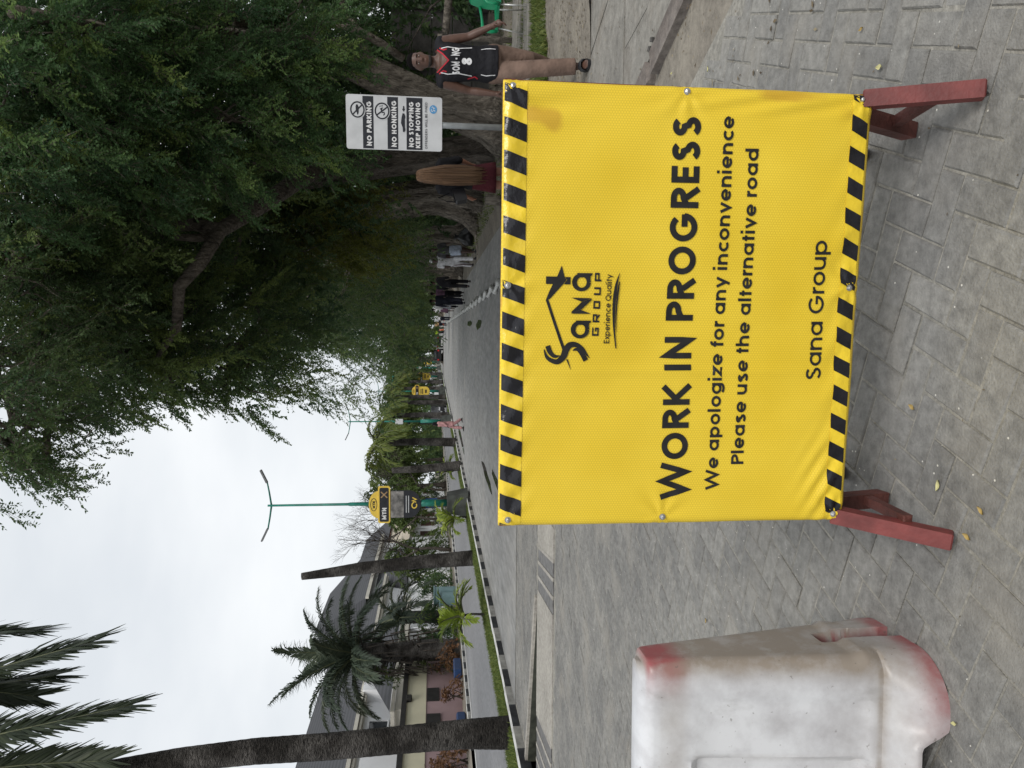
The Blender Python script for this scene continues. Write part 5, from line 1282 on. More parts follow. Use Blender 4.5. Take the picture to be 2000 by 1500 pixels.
far_tree(121, -4.2, 'hazy tree beside the queue of cars', .26, 4, m_leafG, -.8, 10, .45, 1.0, n=8)
random.seed(5)
# hedge and undergrowth behind the trunks
for k, (x, y, z, r, lab) in enumerate(((7.8, 14.6, 1.0, 1.5, 'dense shrub behind the green chair'), (9.2, 16.5, 1.6, 2.0, 'tall shrub behind the concrete fence'), (6.6, 20, 1.1, 1.5, 'shrub between the leaning tree and the fence'), (7.4, 24, 1.5, 2.1, 'dark shrub behind the old fluted trunks'), (7.0, 30, 1.6, 2.3, 'dark shrub past the old twisted tree'), (6.8, 37, 1.7, 2.5, 'dark shrub behind the path walkers'), (6.6, 46, 1.9, 2.8, 'overgrown shrub along the path'), (6.6, 58, 2.1, 3.2, 'overgrown shrub farther up the path'), (7, 75, 2.5, 4, 'mass of shrubs near the path end'))):
    S_ = empty('shrub', (x, y, 0), 0, lab, 'shrub', 'shrubs behind the tree row')
    V, Tn, C = clumps([(0, 0, z, r, r, z*1.0), (r*.4, -.5, z*1.9, r*.8, r*.8, z*.8), (-.3, .6, z*2.3, r*.9, r, z)], 9, 14, 9, .09+.002*y, .045+.001*y, cl=.3, tint=(.15, .5), bright=.05)
    quads('foliage', V, m_leafD, S_, Tn)
    mb = MB()
    for q in range(7): mb.tube(wob((random.gauss(0, .3), random.gauss(0, .3), -.05), (random.gauss(0, r*.5), random.gauss(0, r*.5), z*2), 4, .1), [.04, .035, .03, .02, .01], 6)
    mb.build('stems', m_barkd, S_, smooth=True)

# woodland closing the far view, read as one mass
def mass(name, blobs, lab, ll, mat, per=3.2):
    V, Tn, _ = clumps(blobs, per, 12, 8, ll, ll*.5, cl=.6, L=.9, tint=(.2, .6), bright=.06)
    o = quads(name, V, mat, None, Tn); tag(o, lab, 'foliage', kind='stuff')
mass('distant_wood', [(-34+k*5.2, 215+3*math.sin(k), 4.5+1.5*math.sin(k*1.7), 4.5, 3, 5) for k in range(14)], 'distant wood closing the end of the road', .5, m_leafG, 2.2)
mass('far_hedge', [(-20.5+.4*math.sin(k*2), 116+k*6.5, 2.0, 1.8, 4, 2.4) for k in range(14)], 'long dark hedge along the far pavement', .3, m_leafD, 3.4)
mass('path_thicket', [(9.5+.8*math.sin(k*3), 20+k*7, 3.4+.8*math.sin(k*1.3), 1.8, 4.2, 3.8) for k in range(24)], 'dark thicket behind the shade trees', .2, m_leafD, 4.5)
# ------------------------------------------------------------ palms
m_palm = leafmat('palm_leaflets_dark', (.022, .032, .02), (.04, .055, .03), (.08, .095, .05), .2)
m_palmg = leafmat('palm_leaflets_green', (.05, .075, .012), (.10, .135, .024), (.20, .22, .05), .3)
m_palmf = leafmat('palm_leaflets_feather', (.036, .052, .036), (.068, .092, .06), (.13, .15, .095), .28)
m_young = leafmat('palm_leaflets_young', (.10, .15, .015), (.20, .27, .03), (.34, .40, .07), .35)
m_ptr = barkmat('palm_trunk_bark', (.022, .020, .018), (.23, .215, .20), st=3.2, big=True)
m_rach = pm('palm_rachis', (.09, .10, .05), .6, .2, 9)
def path(p0, d0, L, droop, n=14):
    p = Vector(p0); d = Vector(d0).normalized(); o_ = [p.copy()]
    for i in range(n):
        d = (d+Vector((0, 0, -droop/n*(.4+1.2*i/n)))).normalized(); p = p+d*(L/n); o_.append(p.copy())
    return o_
def frond(pts, k, ll, lw, hang=.35, tint=.5, rs=.02, fold=.3, blunt=False):
    """leaflet faces along a rachis; returns (V,T), rachis points"""
    P = np.array([tuple(p) for p in pts]); seg = np.linalg.norm(np.diff(P, axis=0), axis=1); s = np.concatenate([[0], np.cumsum(seg)]); s /= s[-1]
    u = np.repeat(np.linspace(.10, 1, k), 2); sg = np.tile([1, -1], k)
    Q = np.stack([np.interp(u, s, P[:, i]) for i in range(3)], 1)
    T_ = np.stack([np.interp(np.minimum(u+.02, 1), s, P[:, i])-np.interp(np.maximum(u-.03, 0), s, P[:, i]) for i in range(3)], 1); T_ = nrm(T_)
    S_ = nrm(np.cross(T_, np.array([0, 0, 1.])+1e-3)); up_ = np.cross(S_, T_)
    Ln = ll*((.4+.6*np.sin(.35+1.9*u)) if blunt else (.35+.65*np.sin(np.pi*np.clip(u*.88+.1, 0, 1))))*RNG.uniform(.8, 1.15, len(u))
    D = nrm(S_*sg[:, None]*(.85-.35*u[:, None])+T_*(.5+.75*u[:, None])+up_*fold+RNG.normal(0, .10, Q.shape))
    D2 = nrm(D+np.array([0, 0, -1.])*hang*RNG.uniform(.5, 1.4, (len(u), 1)))
    W_ = nrm(np.cross(D, up_+RNG.normal(0, .25, Q.shape)))*lw*.5
    M_ = Q+D*(Ln*.5)[:, None]; E_ = M_+D2*(Ln*.5)[:, None]
    V1 = np.stack([Q-W_*.6, Q+W_*.6, M_+W_, M_-W_], 1); V2 = np.stack([M_-W_, M_+W_, E_+W_*.15, E_-W_*.15], 1)
    V = np.concatenate([V1, V2]); t_ = np.clip(np.tile(tint+RNG.normal(0, .14, len(u)), 2), 0, 1)
    return V, t_
def palm(label, base, top_pts, rad, fronds, ll, lw, mat, group=None, k=46, hang=.4, name='palm_tree', rings=True, fold=.25, blunt=False):
    T = empty(name, base, 0, label, 'palm', group)
    mb = MB(); L = [Vector(p)-Vector(base) for p in top_pts]; pts = []; rr = []
    for i in range(len(L)-1):
        for q in range(14):
            f = q/14; pts.append(L[i].lerp(L[i+1], f)); r_ = rad[i]+(rad[i+1]-rad[i])*f; rr.append(r_*(1+(.012 if (q % 2) else -.006)))
    pts.append(L[-1]); rr.append(rad[-1])
    mb.tube(pts, rr, 20); mb.build('trunk', m_ptr, T, smooth=True)
    if fronds:
        Vs, Ts = [], []; mr = MB()
        for pts, tn in fronds:
            pl = [Vector(p)-Vector(base) for p in pts]
            V, t_ = frond(pl, k, ll, lw, hang, tn, fold=fold, blunt=blunt); n_ = len(pl)
            mr.tube(pl, [lw*.9*(1-.85*i/(n_-1)) for i in range(n_)], 6)
            o = quads('frond', V, mat, T, t_)
        mr.build('rachises', m_rach, T, smooth=True)
    return T
# tall palm at the near end of the median; only its trunk and hanging frond tips are in the picture
pb = (-7.32, 13.0, .1)
tp = [pb, PX(900, 66, 13.05), PX(770, 54, 13.1), PX(640, 42, 13.1), PX(500, 33, 13.1), PX(350, 16, 13.1), PX(180, -12, 13.1), PX(0, -45, 13.1), PX(-180, -75, 13.1)]
cr = Vector(tp[-1])
fr = []
for (p1, p2, p3, tn) in ((PX(-150, 30, 12.6), PX(0, 66, 12.3), PX(252, 122, 12.2), .4), (PX(-130, 150, 12.8), PX(0, 196, 12.7), PX(178, 246, 12.6), .35), (PX(-120, 240, 13.2), PX(-30, 262, 13.2), PX(62, 268, 13.2), .3), (PX(-160, 120, 13.8), PX(-30, 160, 13.9), PX(105, 180, 14), .3), (PX(-140, -20, 12.9), PX(40, 5, 12.8), PX(206, 14, 12.7), .5), (PX(-200, 100, 14), PX(-90, 150, 14.2), PX(70, 140, 14.4), .35), (PX(-160, -120, 13), PX(0, -180, 13), PX(200, -200, 13), .4), (PX(-280, -200, 12), PX(-200, -260, 11.5), PX(-50, -290, 11.3), .4), (PX(-330, 60, 14.5), PX(-280, 160, 15), PX(-150, 230, 15.3), .4)):
    a = [cr, cr.lerp(Vector(p1), .6)+Vector((0, 0, .35)), Vector(p1), Vector(p2), Vector(p3)]; out = []
    for i in range(4):
        q0, q1, q2, q3 = a[max(0, i-1)], a[i], a[i+1], a[min(4, i+2)]
        for k in range(5):
            f = k/5; out.append(.5*((2*q1)+(q2-q0)*f+(2*q0-5*q1+4*q2-q3)*f*f+(3*q1-q0-3*q2+q3)*f**3))
    out.append(a[-1]); fr.append((out, tn))
palm('tall palm with ringed grey trunk standing on the near median', pb, tp, [.29, .25, .235, .23, .22, .20, .18, .16, .13], fr, .64, .05, m_palm, None, k=170, hang=.55, fold=.0, blunt=True)
# headless palm trunks
palm('tall headless palm trunk standing beside the first lamp post', (-7.85, 25.3, .1), [(-7.85, 25.3, .1), (-7.95, 25.3, 2), (-8.12, 25.3, 4), (-8.35, 25.3, 6.0)], [.27, .225, .21, .12], [], .1, .1, m_palm, 'headless palm trunks on the median')
palm('short headless palm trunk beyond the planter of the first lamp post', (-6.98, 38.5, .1), [(-6.98, 38.5, .1), (-7.1, 38.5, 1.8), (-7.2, 38.5, 3.7)], [.27, .21, .15], [], .1, .1, m_palm, 'headless palm trunks on the median')
# leafy median palms
def crown(c, n, L, droop, tilt=(.2, .9), tint=.5, sp=.15):
    o_ = []
    for i in range(n):
        a = 2*math.pi*i/n+random.gauss(0, .2); e = random.uniform(*tilt)
        o_.append((path(c, (math.cos(a)*math.cos(e), math.sin(a)*math.cos(e), math.sin(e)), L*random.uniform(.8, 1.15), droop*random.uniform(.8, 1.2)), min(1, max(0, random.gauss(tint, sp)))))
    return o_
for k, (x, y, h, lab) in enumerate(((-7.0, 47, 4.9, 'leafy palm behind the person in pink'), (-7.4, 66, 5.4, 'leafy palm past the second lamp post'), (-7.3, 77, 5.8, 'leafy palm midway along the median'), (-7.5, 86, 6.2, 'leafy palm before the third lamp post'), (-7.4, 98, 6.0, 'leafy palm past the third lamp post'), (-7.4, 111, 6.4, 'leafy palm near the fourth lamp post'), (-7.4, 133, 6.6, 'leafy palm at the far end of the median'))):
    palm(lab, (x, y, .1), [(x, y, .1), (x+.05, y, h*.5), (x, y, h)], [.3, .23, .2], crown((x, y, h), 15, 2.9, 2.6, (.1, 1.1), .5, .2), .75, .075, m_palmg, 'leafy palms along the median', k=30 if k < 2 else 22, hang=1.1)
# feathery palm in front of the white house
fx, fy = -17.4, 39.5
ft_ = palm('big feathery palm with ragged trunk in front of the white house', (fx, fy, 0), [(fx, fy, 0), (fx+.1, fy, 1.6), (fx, fy, 3.4), (fx, fy, 5.4)], [.6, .55, .5, .55], crown((fx, fy, 5.6), 34, 4.4, 1.25, (.12, 1.4), .45, .2), .95, .055, m_palmf, None, k=90, hang=1.1)
mb = MB()
for k in range(60):
    a = random.uniform(0, 6.28); z = random.uniform(1.5, 5.6); r_ = .5
    p = Vector((r_*math.cos(a), r_*math.sin(a), z)); mb.tube([p, p+Vector((math.cos(a)*.5, math.sin(a)*.5, .15)), p+Vector((math.cos(a)*.8, math.sin(a)*.8, -random.uniform(.5, 1.8)))], [.05, .04, .012], 5)
o = mb.build('dead_frond_bases', m_barkd, ft_, smooth=True); o['kind'] = 'stuff'
palm('lower feathery palm beside the teal cabinets', (-18.6, 47.5, 0), [(-18.6, 47.5, 0), (-18.6, 47.5, 1.6), (-18.6, 47.5, 3.4)], [.4, .4, .4], crown((-18.6, 47.5, 3.4), 18, 3.6, 2.3, (.0, 1.2), .35, .2), .8, .08, m_palmf, None, k=44, hang=.7)
# young palms in the grass
for (x, y, h, L, lab) in ((-7.55, 19.3, .62, 1.0, 'bright young palm in the grass nearest the tall palm'), (-7.5, 29.6, .55, .95, 'bright young palm beside the lamp post planter'), (-7.45, 40.5, .4, .75, 'bright young palm past the short headless trunk')):
    palm(lab, (x, y, .1), [(x, y, .1), (x+.03, y, .1+h*.6), (x, y, .1+h)], [.035, .03, .035], crown((x, y, .1+h), 11, L, 1.5, (.15, 1.25), .5, .25), .34, .05, m_young, 'young palms in the median grass', k=20, hang=.35, name='young_palm')
# ------------------------------------------------------------ lamp posts with round-topped adverts
m_teal = pm('teal_paint', (.015, .16, .12), .4, .2, 6); m_lampg = pm('lamp_grey', (.14, .145, .15), .5, .2, 8); m_yel = pm('advert_yellow', (.68, .48, .07), .5, .06, 4); m_adk = pm('advert_black', (.014, .015, .02), .45, .2, 5); m_photo = pm('advert_picture', (.07, .068, .066), .5, .5, 3.5, col2=(.30, .285, .27)); m_plant = pm('planter_concrete', (.055, .06, .055), .9, .4, 3, bump=.4)
def lamp(y, label, sign=1, x=-7.2):
    T = empty('street_lamp', (x, y, 0), 0, label, 'street lamp', 'street lamps along the median')
    mb = MB(); mb.box((0, 0, .52), (1.05, 1.05, .88), taper=.72); mb.build('planter', m_plant, T)
    mb = MB(); mb.tube([(0, 0, .9), (0, 0, 2.6)], .15, 14); mb.build('pole_base', m_teal, T, smooth=True)
    mb = MB(); mb.tube([(0, 0, 2.6), (0, 0, 5.0), (0, 0, 5.1), (0, 0, 8.35)], [.085, .08, .06, .045], 12); mb.build('pole', m_teal, T, smooth=True)
    for sg in (-1, 1):
        mb = MB(); mb.tube([(0, 0, 8.2), (sg*.55, 0, 8.28), (sg*1.0, 0, 8.36)], [.04, .035, .03], 8); ar = mb.build('arm', m_teal, T, smooth=True)
        mb = MB(); mb.bar((sg*.95, 0, 8.36), (sg*1.5, 0, 8.62), .17, .07, bev=.02); mb.build('lamp_head', m_lampg, ar)
    if sign == 2:
        mb = MB(); mb.box((0, -.12, 4.3), (.42, .12, .62), bev=.03); mb.build('equipment_box', m_sgn, T)
    if sign == 1:
        z0 = 2.05; w = .58
        out = [(-w, z0+.5)]+[(w*math.cos(R(a))*1.0, z0+.5+.5*math.sin(R(a))) for a in range(180, 361, 15)][1:-1]+[(w, z0+.5), (w, z0+1.75)]+[(w*math.cos(R(a)), z0+1.75+.42*math.sin(R(a))) for a in range(0, 181, 15)][1:-1]+[(-w, z0+1.75)]
        mb = MB(); mb.prism(out, -.16, -.10, 'y'); pn_ = mb.build('advert_panel', m_adk if y < 40 else m_yel, T)
        mb = MB(); mb.prism([(-w, z0+1.72), (w, z0+1.72)]+[(w*math.cos(R(a)), z0+1.75+.42*math.sin(R(a))) for a in range(0, 181, 15)], -.165, -.155, 'y'); mb.build('advert_cap', m_yel, pn_)
        mb = MB(); mb.prism(rrect(-w-.2, z0+1.28, w+.2, z0+1.78, .08), -.20, -.09, 'y'); bb = mb.build('advert_band', m_yel, T)
        mb = MB(); mb.prism(rrect(-w-.14, z0+1.34, w+.14, z0+1.72, .06), -.21, -.199, 'y'); mb.build('band_face', m_adk, bb)
        words('MTN', -.62, z0+1.44, -.12, z0+1.44, .17, .26, lambda xx, z, l: (xx, -.215-l, z), .08, 0, m_wprint, bb, .001)
        mb = MB(); vs, fs = ribbon(arc(0, z0+1.96, .26, .13, 0, 360, 30)[:-1], .025, True); mb.add([(v[0], -.17, v[1]) for v in vs], fs); mb.build('oval_mark', m_adk, pn_)
        words('MTN', -.15, z0+1.90, .15, z0+1.90, .11, .26, lambda xx, z, l: (xx, -.17-l, z), .06, 0, m_adk, pn_, .001)
        mb = MB(); vs, fs = ribbon([(.3, z0+1.4), (.55, z0+1.66)], .05); mb.add([(v[0], -.215, v[1]) for v in vs], fs); vs, fs = ribbon([(.3, z0+1.66), (.55, z0+1.4)], .05); mb.add([(v[0], -.217, v[1]) for v in vs], fs); mb.build('cross_mark', m_tan, bb)
        if y < 40:
            mb = MB(); mb.prism([(-w+.02, z0+.72), (w-.02, z0+.72), (w-.02, z0+1.28), (-w+.02, z0+1.28)], -.166, -.158, 'y'); mb.build('advert_picture', m_photo, pn_)
            mb = MB(); vs, fs = ribbon(arc(-.05, z0+.28, .12, .10, 0, 300, 16), .045); mb.add([(v[0], -.168, v[1]) for v in vs], fs); vs, fs = ribbon([(.08, z0+.2), (.14, z0+.36), (.2, z0+.2), (.28, z0+.36)], .04); mb.add([(v[0], -.169, v[1]) for v in vs], fs); mb.build('advert_mark', m_yel, pn_)
            for zz in (.6, .5): mb = MB(); mb.prism([(-.36, z0+zz), (.36, z0+zz), (.36, z0+zz+.03), (-.36, z0+zz+.03)], -.168, -.158, 'y'); mb.build('small_print', m_sgn, pn_)
        else:
            for zz, hh, ww in ((1.0, .1, .3), (.8, .1, .34), (.35, .2, .2)): mb = MB(); mb.prism([(-ww, z0+zz), (ww, z0+zz), (ww, z0+zz+hh), (-ww, z0+zz+hh)], -.168, -.158, 'y'); mb.build('advert_print', m_adk, pn_)
for y, s_, lab in ((31.0, 1, 'first teal lamp post with a black and yellow advert on a concrete planter'), (60, 2, 'teal lamp post with a small white box beside the leafy palms'), (91, 1, 'teal lamp post with an all yellow advert'), (122, 1, 'far lamp post with a yellow and dark advert'), (152, 2, 'farther lamp post with a small white box'), (182, 1, 'farthest lamp post with a tiny yellow advert')): lamp(y, lab, s_)
# ------------------------------------------------------------ houses behind the far pavement
m_whw = pm('white_render_wall', (.82, .83, .85), .8, .04, .6, bump=.1); m_roof, t, b = newmat('slate_roof')
g_ = node(t, 'ShaderNodeNewGeometry'); sp_ = node(t, 'ShaderNodeSeparateXYZ'); t.links.new(g_.outputs['Position'], sp_.inputs[0])
wv = node(t, 'ShaderNodeMath', operation='SINE'); ml_ = node(t, 'ShaderNodeMath', operation='MULTIPLY'); ml_.inputs[1].default_value = 2*math.pi/.26; t.links.new(sp_.outputs[2], ml_.inputs[0]); t.links.new(ml_.outputs[0], wv.inputs[0])
rr_ = node(t, 'ShaderNodeValToRGB'); rr_.color_ramp.elements[0].color = (.018, .019, .022, 1); rr_.color_ramp.elements[1].color = (.044, .045, .052, 1); mr_ = node(t, 'ShaderNodeMapRange'); mr_.inputs[1].default_value = -1; t.links.new(wv.outputs[0], mr_.inputs[0]); t.links.new(mr_.outputs[0], rr_.inputs[0]); t.links.new(rr_.outputs[0], b.inputs['Base Color']); b.inputs['Roughness'].default_value = .7
m_cream = pm('cream_wall', (.55, .52, .38), .8, .08, .8); m_mauve = pm('mauve_wall', (.30, .21, .215), .85, .12, .8); m_pinkw = pm('pink_wall', (.60, .30, .26), .8, .08, .8); m_trim = pm('cream_trim', (.58, .55, .48), .7, .08, 1.2); m_glass = pm('window_glass_dark', (.05, .055, .06), .12, .3, 2); m_shut = pm('brown_grille', (.13, .06, .045), .7, .3, 3); m_tanr = pm('tan_roof', (.42, .37, .29), .8, .15, 1.2); m_cap = pm('dark_coping', (.018, .017, .016), .8, .3, 3)
def hip(mb, x0, x1, y0, y1, z0, z1, ov=.5, in0=None, in1=None):
    """hip roof, ridge along y"""
    x0 -= ov; x1 += ov; y0 -= ov; y1 += ov; xm = (x0+x1)/2; q = (x1-x0)/2; a = y0+(q if in0 is None else in0); c = y1-(q if in1 is None else in1)
    mb.add([(x0, y0, z0), (x1, y0, z0), (x1, y1, z0), (x0, y1, z0), (xm, a, z1), (xm, c, z1)], [(0, 1, 4), (1, 2, 5, 4), (2, 3, 5), (3, 0, 4, 5), (3, 2, 1, 0)])
def win(parent, x, y0, y1, z0, z1, fm, gm, bars=0, sill=True):
    """window in a wall facing +x"""
    mb = MB(); d = .08
    for a, b_ in (((y0, z0), (y1, z0)), ((y0, z1), (y1, z1))): mb.box((x+.03, (y0+y1)/2, a[1]), (.12, y1-y0+.16, .1))
    for yy_ in (y0, y1): mb.box((x+.03, yy_, (z0+z1)/2), (.12, .1, z1-z0-.1))
    w_ = mb.build('window', fm, parent)
    mb = MB(); mb.box((x+.012, (y0+y1)/2, (z0+z1)/2), (.03, y1-y0, z1-z0)); mb.build('pane', gm, w_)
    if bars:
        for k in range(1, bars): mb = MB(); mb.box((x+.05, y0+(y1-y0)*k/bars, (z0+z1)/2), (.04, .06, z1-z0)); mb.build('bar', fm, w_)
    return w_
HA = empty('house', (0, 0, 0), 0, 'white two storey house with slate hip roof and porch roof', 'house')
mb = MB(); mb.box((-29, 54, 3.1), (10, 32, 6.2)); mb.build('wall', m_whw, HA); mb = MB(); mb.box((-22.6, 36, 2.6), (2.6, 5.4, 5.2)); mb.build('side_wing', m_whw, HA)
mb = MB(); hip(mb, -34, -24, 38, 70, 6.25, 10.7, .7); mb.build('roof', m_roof, HA)
mb = MB(); mb.box((-23.35, 54, 6.12), (.16, 33.4, .22)); mb.box((-23.75, 54, 5.9), (.6, 33, .14)); mb.box((-29, 37.35, 6.12), (11.2, .14, .22)); mb.build('gutter', m_trim, HA)
mb = MB(); mb.add([(-20.9, 39.8, 3.95), (-20.9, 58, 3.95), (-23.95, 58, 6.7), (-23.95, 52.6, 6.7), (-23.95, 39.8, 3.95)], [(0, 1, 2, 3)]); mb.build('porch_roof', m_roof, HA)
mb = MB(); mb.box((-20.95, 48.9, 3.82), (.14, 18.2, .2)); mb.box((-22.4, 39.85, 3.8), (3, .14, .2)); mb.box((-21.6, 48.9, 3.5), (1.3, 17.6, .4)); mb.build('porch_fascia', m_trim, HA)
for yy_ in (40.5, 46, 52): mb = MB(); mb.tube([(-21.3, yy_, 0), (-21.3, yy_, 3.4)], .2, 12); mb.build('porch_column', m_whw, HA, smooth=True)
mb = MB(); mb.box((-23.6, 47.6, 5.0), (.9, 1.1, 2.2)); mb.build('column', m_whw, HA)
for (a, c, z0, z1) in ((41.0, 42.5, 4.1, 5.4), (43.6, 44.6, 4.3, 5.5), (49.2, 51, 4.6, 5.7), (55, 57, 1.0, 2.8), (40.5, 42.5, 1.0, 2.6), (39.0, 39.9, 3.9, 5.6)): win(HA, -24, a, c, z0, z1, m_whw, m_glass)
HA2 = empty('house', (0, 0, 0), 0, 'white villa with dark hip roof behind the feathery palm', 'house')
mb = MB(); mb.box((-30, 79, 3.9), (9, 20, 7.8)); mb.build('wall', m_whw, HA2)
mb = MB(); hip(mb, -34.5, -25.5, 69, 89, 7.85, 13.4, .8); mb.build('roof', m_roof, HA2)
mb = MB(); mb.box((-24.7, 79, 7.72), (.2, 21.6, .3)); mb.box((-30, 90, 7.72), (10.4, .2, .3)); mb.build('gutter', m_trim, HA2)
mb = MB(); mb.add([(-22.2, 68, 4.0), (-22.2, 80, 4.0), (-25.4, 78, 7.3), (-25.4, 70, 7.3), (-25.4, 80, 4), (-25.4, 68, 4)], [(0, 1, 2, 3), (1, 4, 2), (0, 3, 5), (0, 5, 4, 1)]); mb.build('porch_roof', m_roof, HA2)
mb = MB(); mb.box((-23.8, 74, 1.95), (3, 11.4, 3.9)); mb.build('porch_wall', m_whw, HA2)
for (a, c, z0, z1) in ((81, 82.6, 4.8, 6.8), (84.5, 86.2, 4.8, 6.8), (82, 84, 1.2, 3)): win(HA2, -25.5, a, c, z0, z1, m_whw, m_glass)
HC = empty('house', (0, 0, 0), 0, 'long low white building with brown grilled windows under slate roof', 'house')
mb = MB(); mb.box((-28, 92, 2.1), (8, 44, 4.2)); mb.build('wall', m_whw, HC)
mb = MB(); mb.box((-23.6, 92, 4.1), (1.0, 44.6, .35)); mb.build('eave_beam', pm('mossy_eave', (.16, .15, .11), .9, .3, 1), HC)
mb = MB(); mb.add([(-24, 80, 4.3), (-24, 113, 4.3), (-28.5, 110, 7.6), (-28.5, 83, 7.6)], [(0, 1, 2, 3)]); mb.add([(-24, 80, 4.3), (-28.5, 83, 7.6), (-28.5, 80, 4.3)], [(0, 1, 2)]); mb.add([(-24, 113, 4.3), (-28.5, 113, 4.3), (-28.5, 110, 7.6)], [(0, 1, 2)]); mb.build('tan_roof', m_tanr, HC)
mb = MB(); mb.prism([(80.2, 4.3), (89.5, 4.3), (84.8, 8.0)], -27.2, -27.0, 'x'); mb.build('gable_wall', m_pinkw, HC)
mb = MB(); mb.bar((-26.9, 80, 4.3), (-26.9, 84.9, 8.2), .3, .3); mb.bar((-26.9, 89.8, 4.3), (-26.9, 84.7, 8.2), .3, .3); mb.build('gable_trim', m_trim, HC)
mb = MB(); mb.box((-31, 96, 6), (5, 30, 4.2)); mb.build('upper_wall', m_pinkw, HC)
mb = MB(); hip(mb, -34, -28.4, 80, 112, 7.7, 11.6, .4, 1.5, 1.5); mb.build('roof', m_roof, HC)
for k in range(9):
    y0 = 72.6+k*4.6; win(HC, -24, y0, y0+1.7, 1.5, 3.1, m_shut, m_glass, 4)
    mb = MB(); mb.box((-23.92, y0+3.1, 2.0), (.2, .35, 4.0)); mb.build('pilaster', m_whw, HC)
# boundary wall
BW = empty('boundary_wall', (0, 0, 0), 0, 'cream and mauve boundary wall with dark coping beside the tall palm', 'wall')
mb = MB(); mb.box((-18.6, 35.7, .95), (.3, 11.4, 1.9)); mb.build('lower_wall', m_mauve, BW)
mb = MB(); mb.box((-18.58, 35.7, 2.38), (.34, 11.4, .96)); mb.build('upper_wall', m_cream, BW)
mb = MB(); mb.box((-18.58, 35.7, 2.98), (.6, 11.6, .24)); mb.build('coping', m_cap, BW)
for (a, c, z0, z1) in ((36.0, 37.3, 1.25, 1.86), (33.6, 34.7, 1.2, 1.86)):
    mb = MB(); mb.box((-18.42, (a+c)/2, (z0+z1)/2), (.06, c-a, z1-z0)); mb.build('opening', m_cap, BW)
mb = MB(); mb.box((-18.3, 36.1, 2.75), (.25, .35, .3), bev=.05); mb.build('wall_lantern', m_cap, BW)
BF = empty('boundary_fence', (0, 0, 0), 0, 'dark green railing fence left of the tall palm', 'fence')
mb = MB(); mb.box((-18.6, 26.5, .4), (.25, 6.6, .8)); mb.build('plinth', m_cream, BF)
for k in range(14): mb = MB(); mb.box((-18.6, 23.6+k*.45, 1.6), (.05, .05, 1.7)); mb.build('railing_bar', pm('dark_green_iron', (.02, .035, .03), .6), BF)
mb = MB(); mb.box((-18.6, 26.5, 2.42), (.07, 6.6, .07)); mb.build('top_rail', MATS['dark_green_iron'], BF)
# teal service cabinets
for (x, y, w, d, h, lab) in ((-16.5, 45.6, .8, .9, 1.35, 'taller teal service cabinet at the far kerb'), (-16.25, 44.3, .55, .8, 1.0, 'lower teal service cabinet beside the taller one')):
    C_ = empty('service_cabinet', (x, y, .1), 0, lab, 'cabinet', 'teal service cabinets')
    m_cab = pm('pale_teal_paint', (.17, .27, .28), .55, .15, 2)
    mb = MB(); mb.box((0, 0, h/2), (w, d, h), bev=.02); mb.build('body', m_cab, C_)
    mb = MB(); mb.box((0, 0, h+.04), (w+.12, d+.12, .08), bev=.02); mb.build('lid', m_cab, C_)
    mb = MB(); mb.box((w/2+.008, 0, h*.5), (.02, d*.8, h*.75)); mb.build('door', m_cab, C_)
# blue board and low blue signs along the far pavement
BS = empty('blue_board', (-16.4, 70.5, 0), 0, 'blue notice board on two posts across the far carriageway', 'sign')
mb = MB(); mb.box((0, 0, 1.75), (.95, .06, 1.1)); mb.build('panel', pm('deep_blue', (.02, .06, .18), .5, .1, 3), BS)
for s_ in (-.35, .35): mb = MB(); mb.box((s_, .05, .6), (.06, .06, 1.4)); mb.build('post', m_barkd, BS)
mb = MB(); mb.ball((0, -.04, 1.95), (.12, .02, .12)); mb.build('badge', m_sgn, BS)
for y, lab in ((36.2, 'low blue plastic trough under the boundary wall'), (30.8, 'low blue trough beside the railing fence')):
    mb = MB(); mb.box((-16.9, y, .32), (.5, 1.3, .42), bev=.06); o = mb.build('trough', pm('blue_plastic', (.02, .045, .12), .4), None, smooth=False); tag(o, lab, 'trough', 'blue troughs')
# shrubs along the far pavement
m_brn = leafmat('leaves_rust', (.06, .03, .015), (.14, .07, .03), (.24, .13, .07), .25)
for (x, y, z, r, mt, lab) in ((-17.5, 38.0, .8, .8, m_brn, 'rusty brown shrub under the boundary wall'), (-17.5, 34.6, .6, .6, m_brn, 'small rusty shrub in front of the mauve wall'), (-17.8, 41.2, 1.0, 1.3, m_leafD, 'dark shrub around the feathery palm'), (-17.9, 44.5, 1.3, 1.5, m_leafD, 'dark shrub behind the teal cabinets'), (-18.5, 51, 1.4, 1.7, m_leafD, 'dark rounded bush left of the low building'), (-19, 56, 1.2, 1.7, m_leafD, 'dark bush below the villa porch'), (-19.5, 66, 1.3, 1.6, m_leafG, 'green bush in front of the low building'), (-18.5, 40, 2.4, .9, m_leafG, 'creeper climbing the ragged palm trunk'), (-17.6, 29.5, .9, .9, m_brn, 'rusty shrub beside the railing fence'), (-19, 76, 1.0, 1.4, m_leafD, 'bush under the blue notice board'), (-18.5, 88, 1.2, 2.0, m_leafD, 'bush under the green trees')):
    S_ = empty('shrub', (x, y, .05), 0, lab, 'shrub', 'shrubs along the far pavement')
    V, Tn, C = clumps([(0, 0, z, r, r, z), (.2, -.3, z*1.3, r*.7, r*.7, z*.7)], 14, 10, 8, .12, .06, cl=.22, tint=(.2, .6), bright=.1)
    quads('foliage', V, mt, S_, Tn)
    mb = MB()
    for q in range(6): mb.tube(wob((random.gauss(0, .15), random.gauss(0, .15), 0), (random.gauss(0, r*.4), random.gauss(0, r*.4), z*1.5), 3, .05), [.03, .025, .02, .008], 5)
    mb.build('stems', m_barkd, S_, smooth=True)
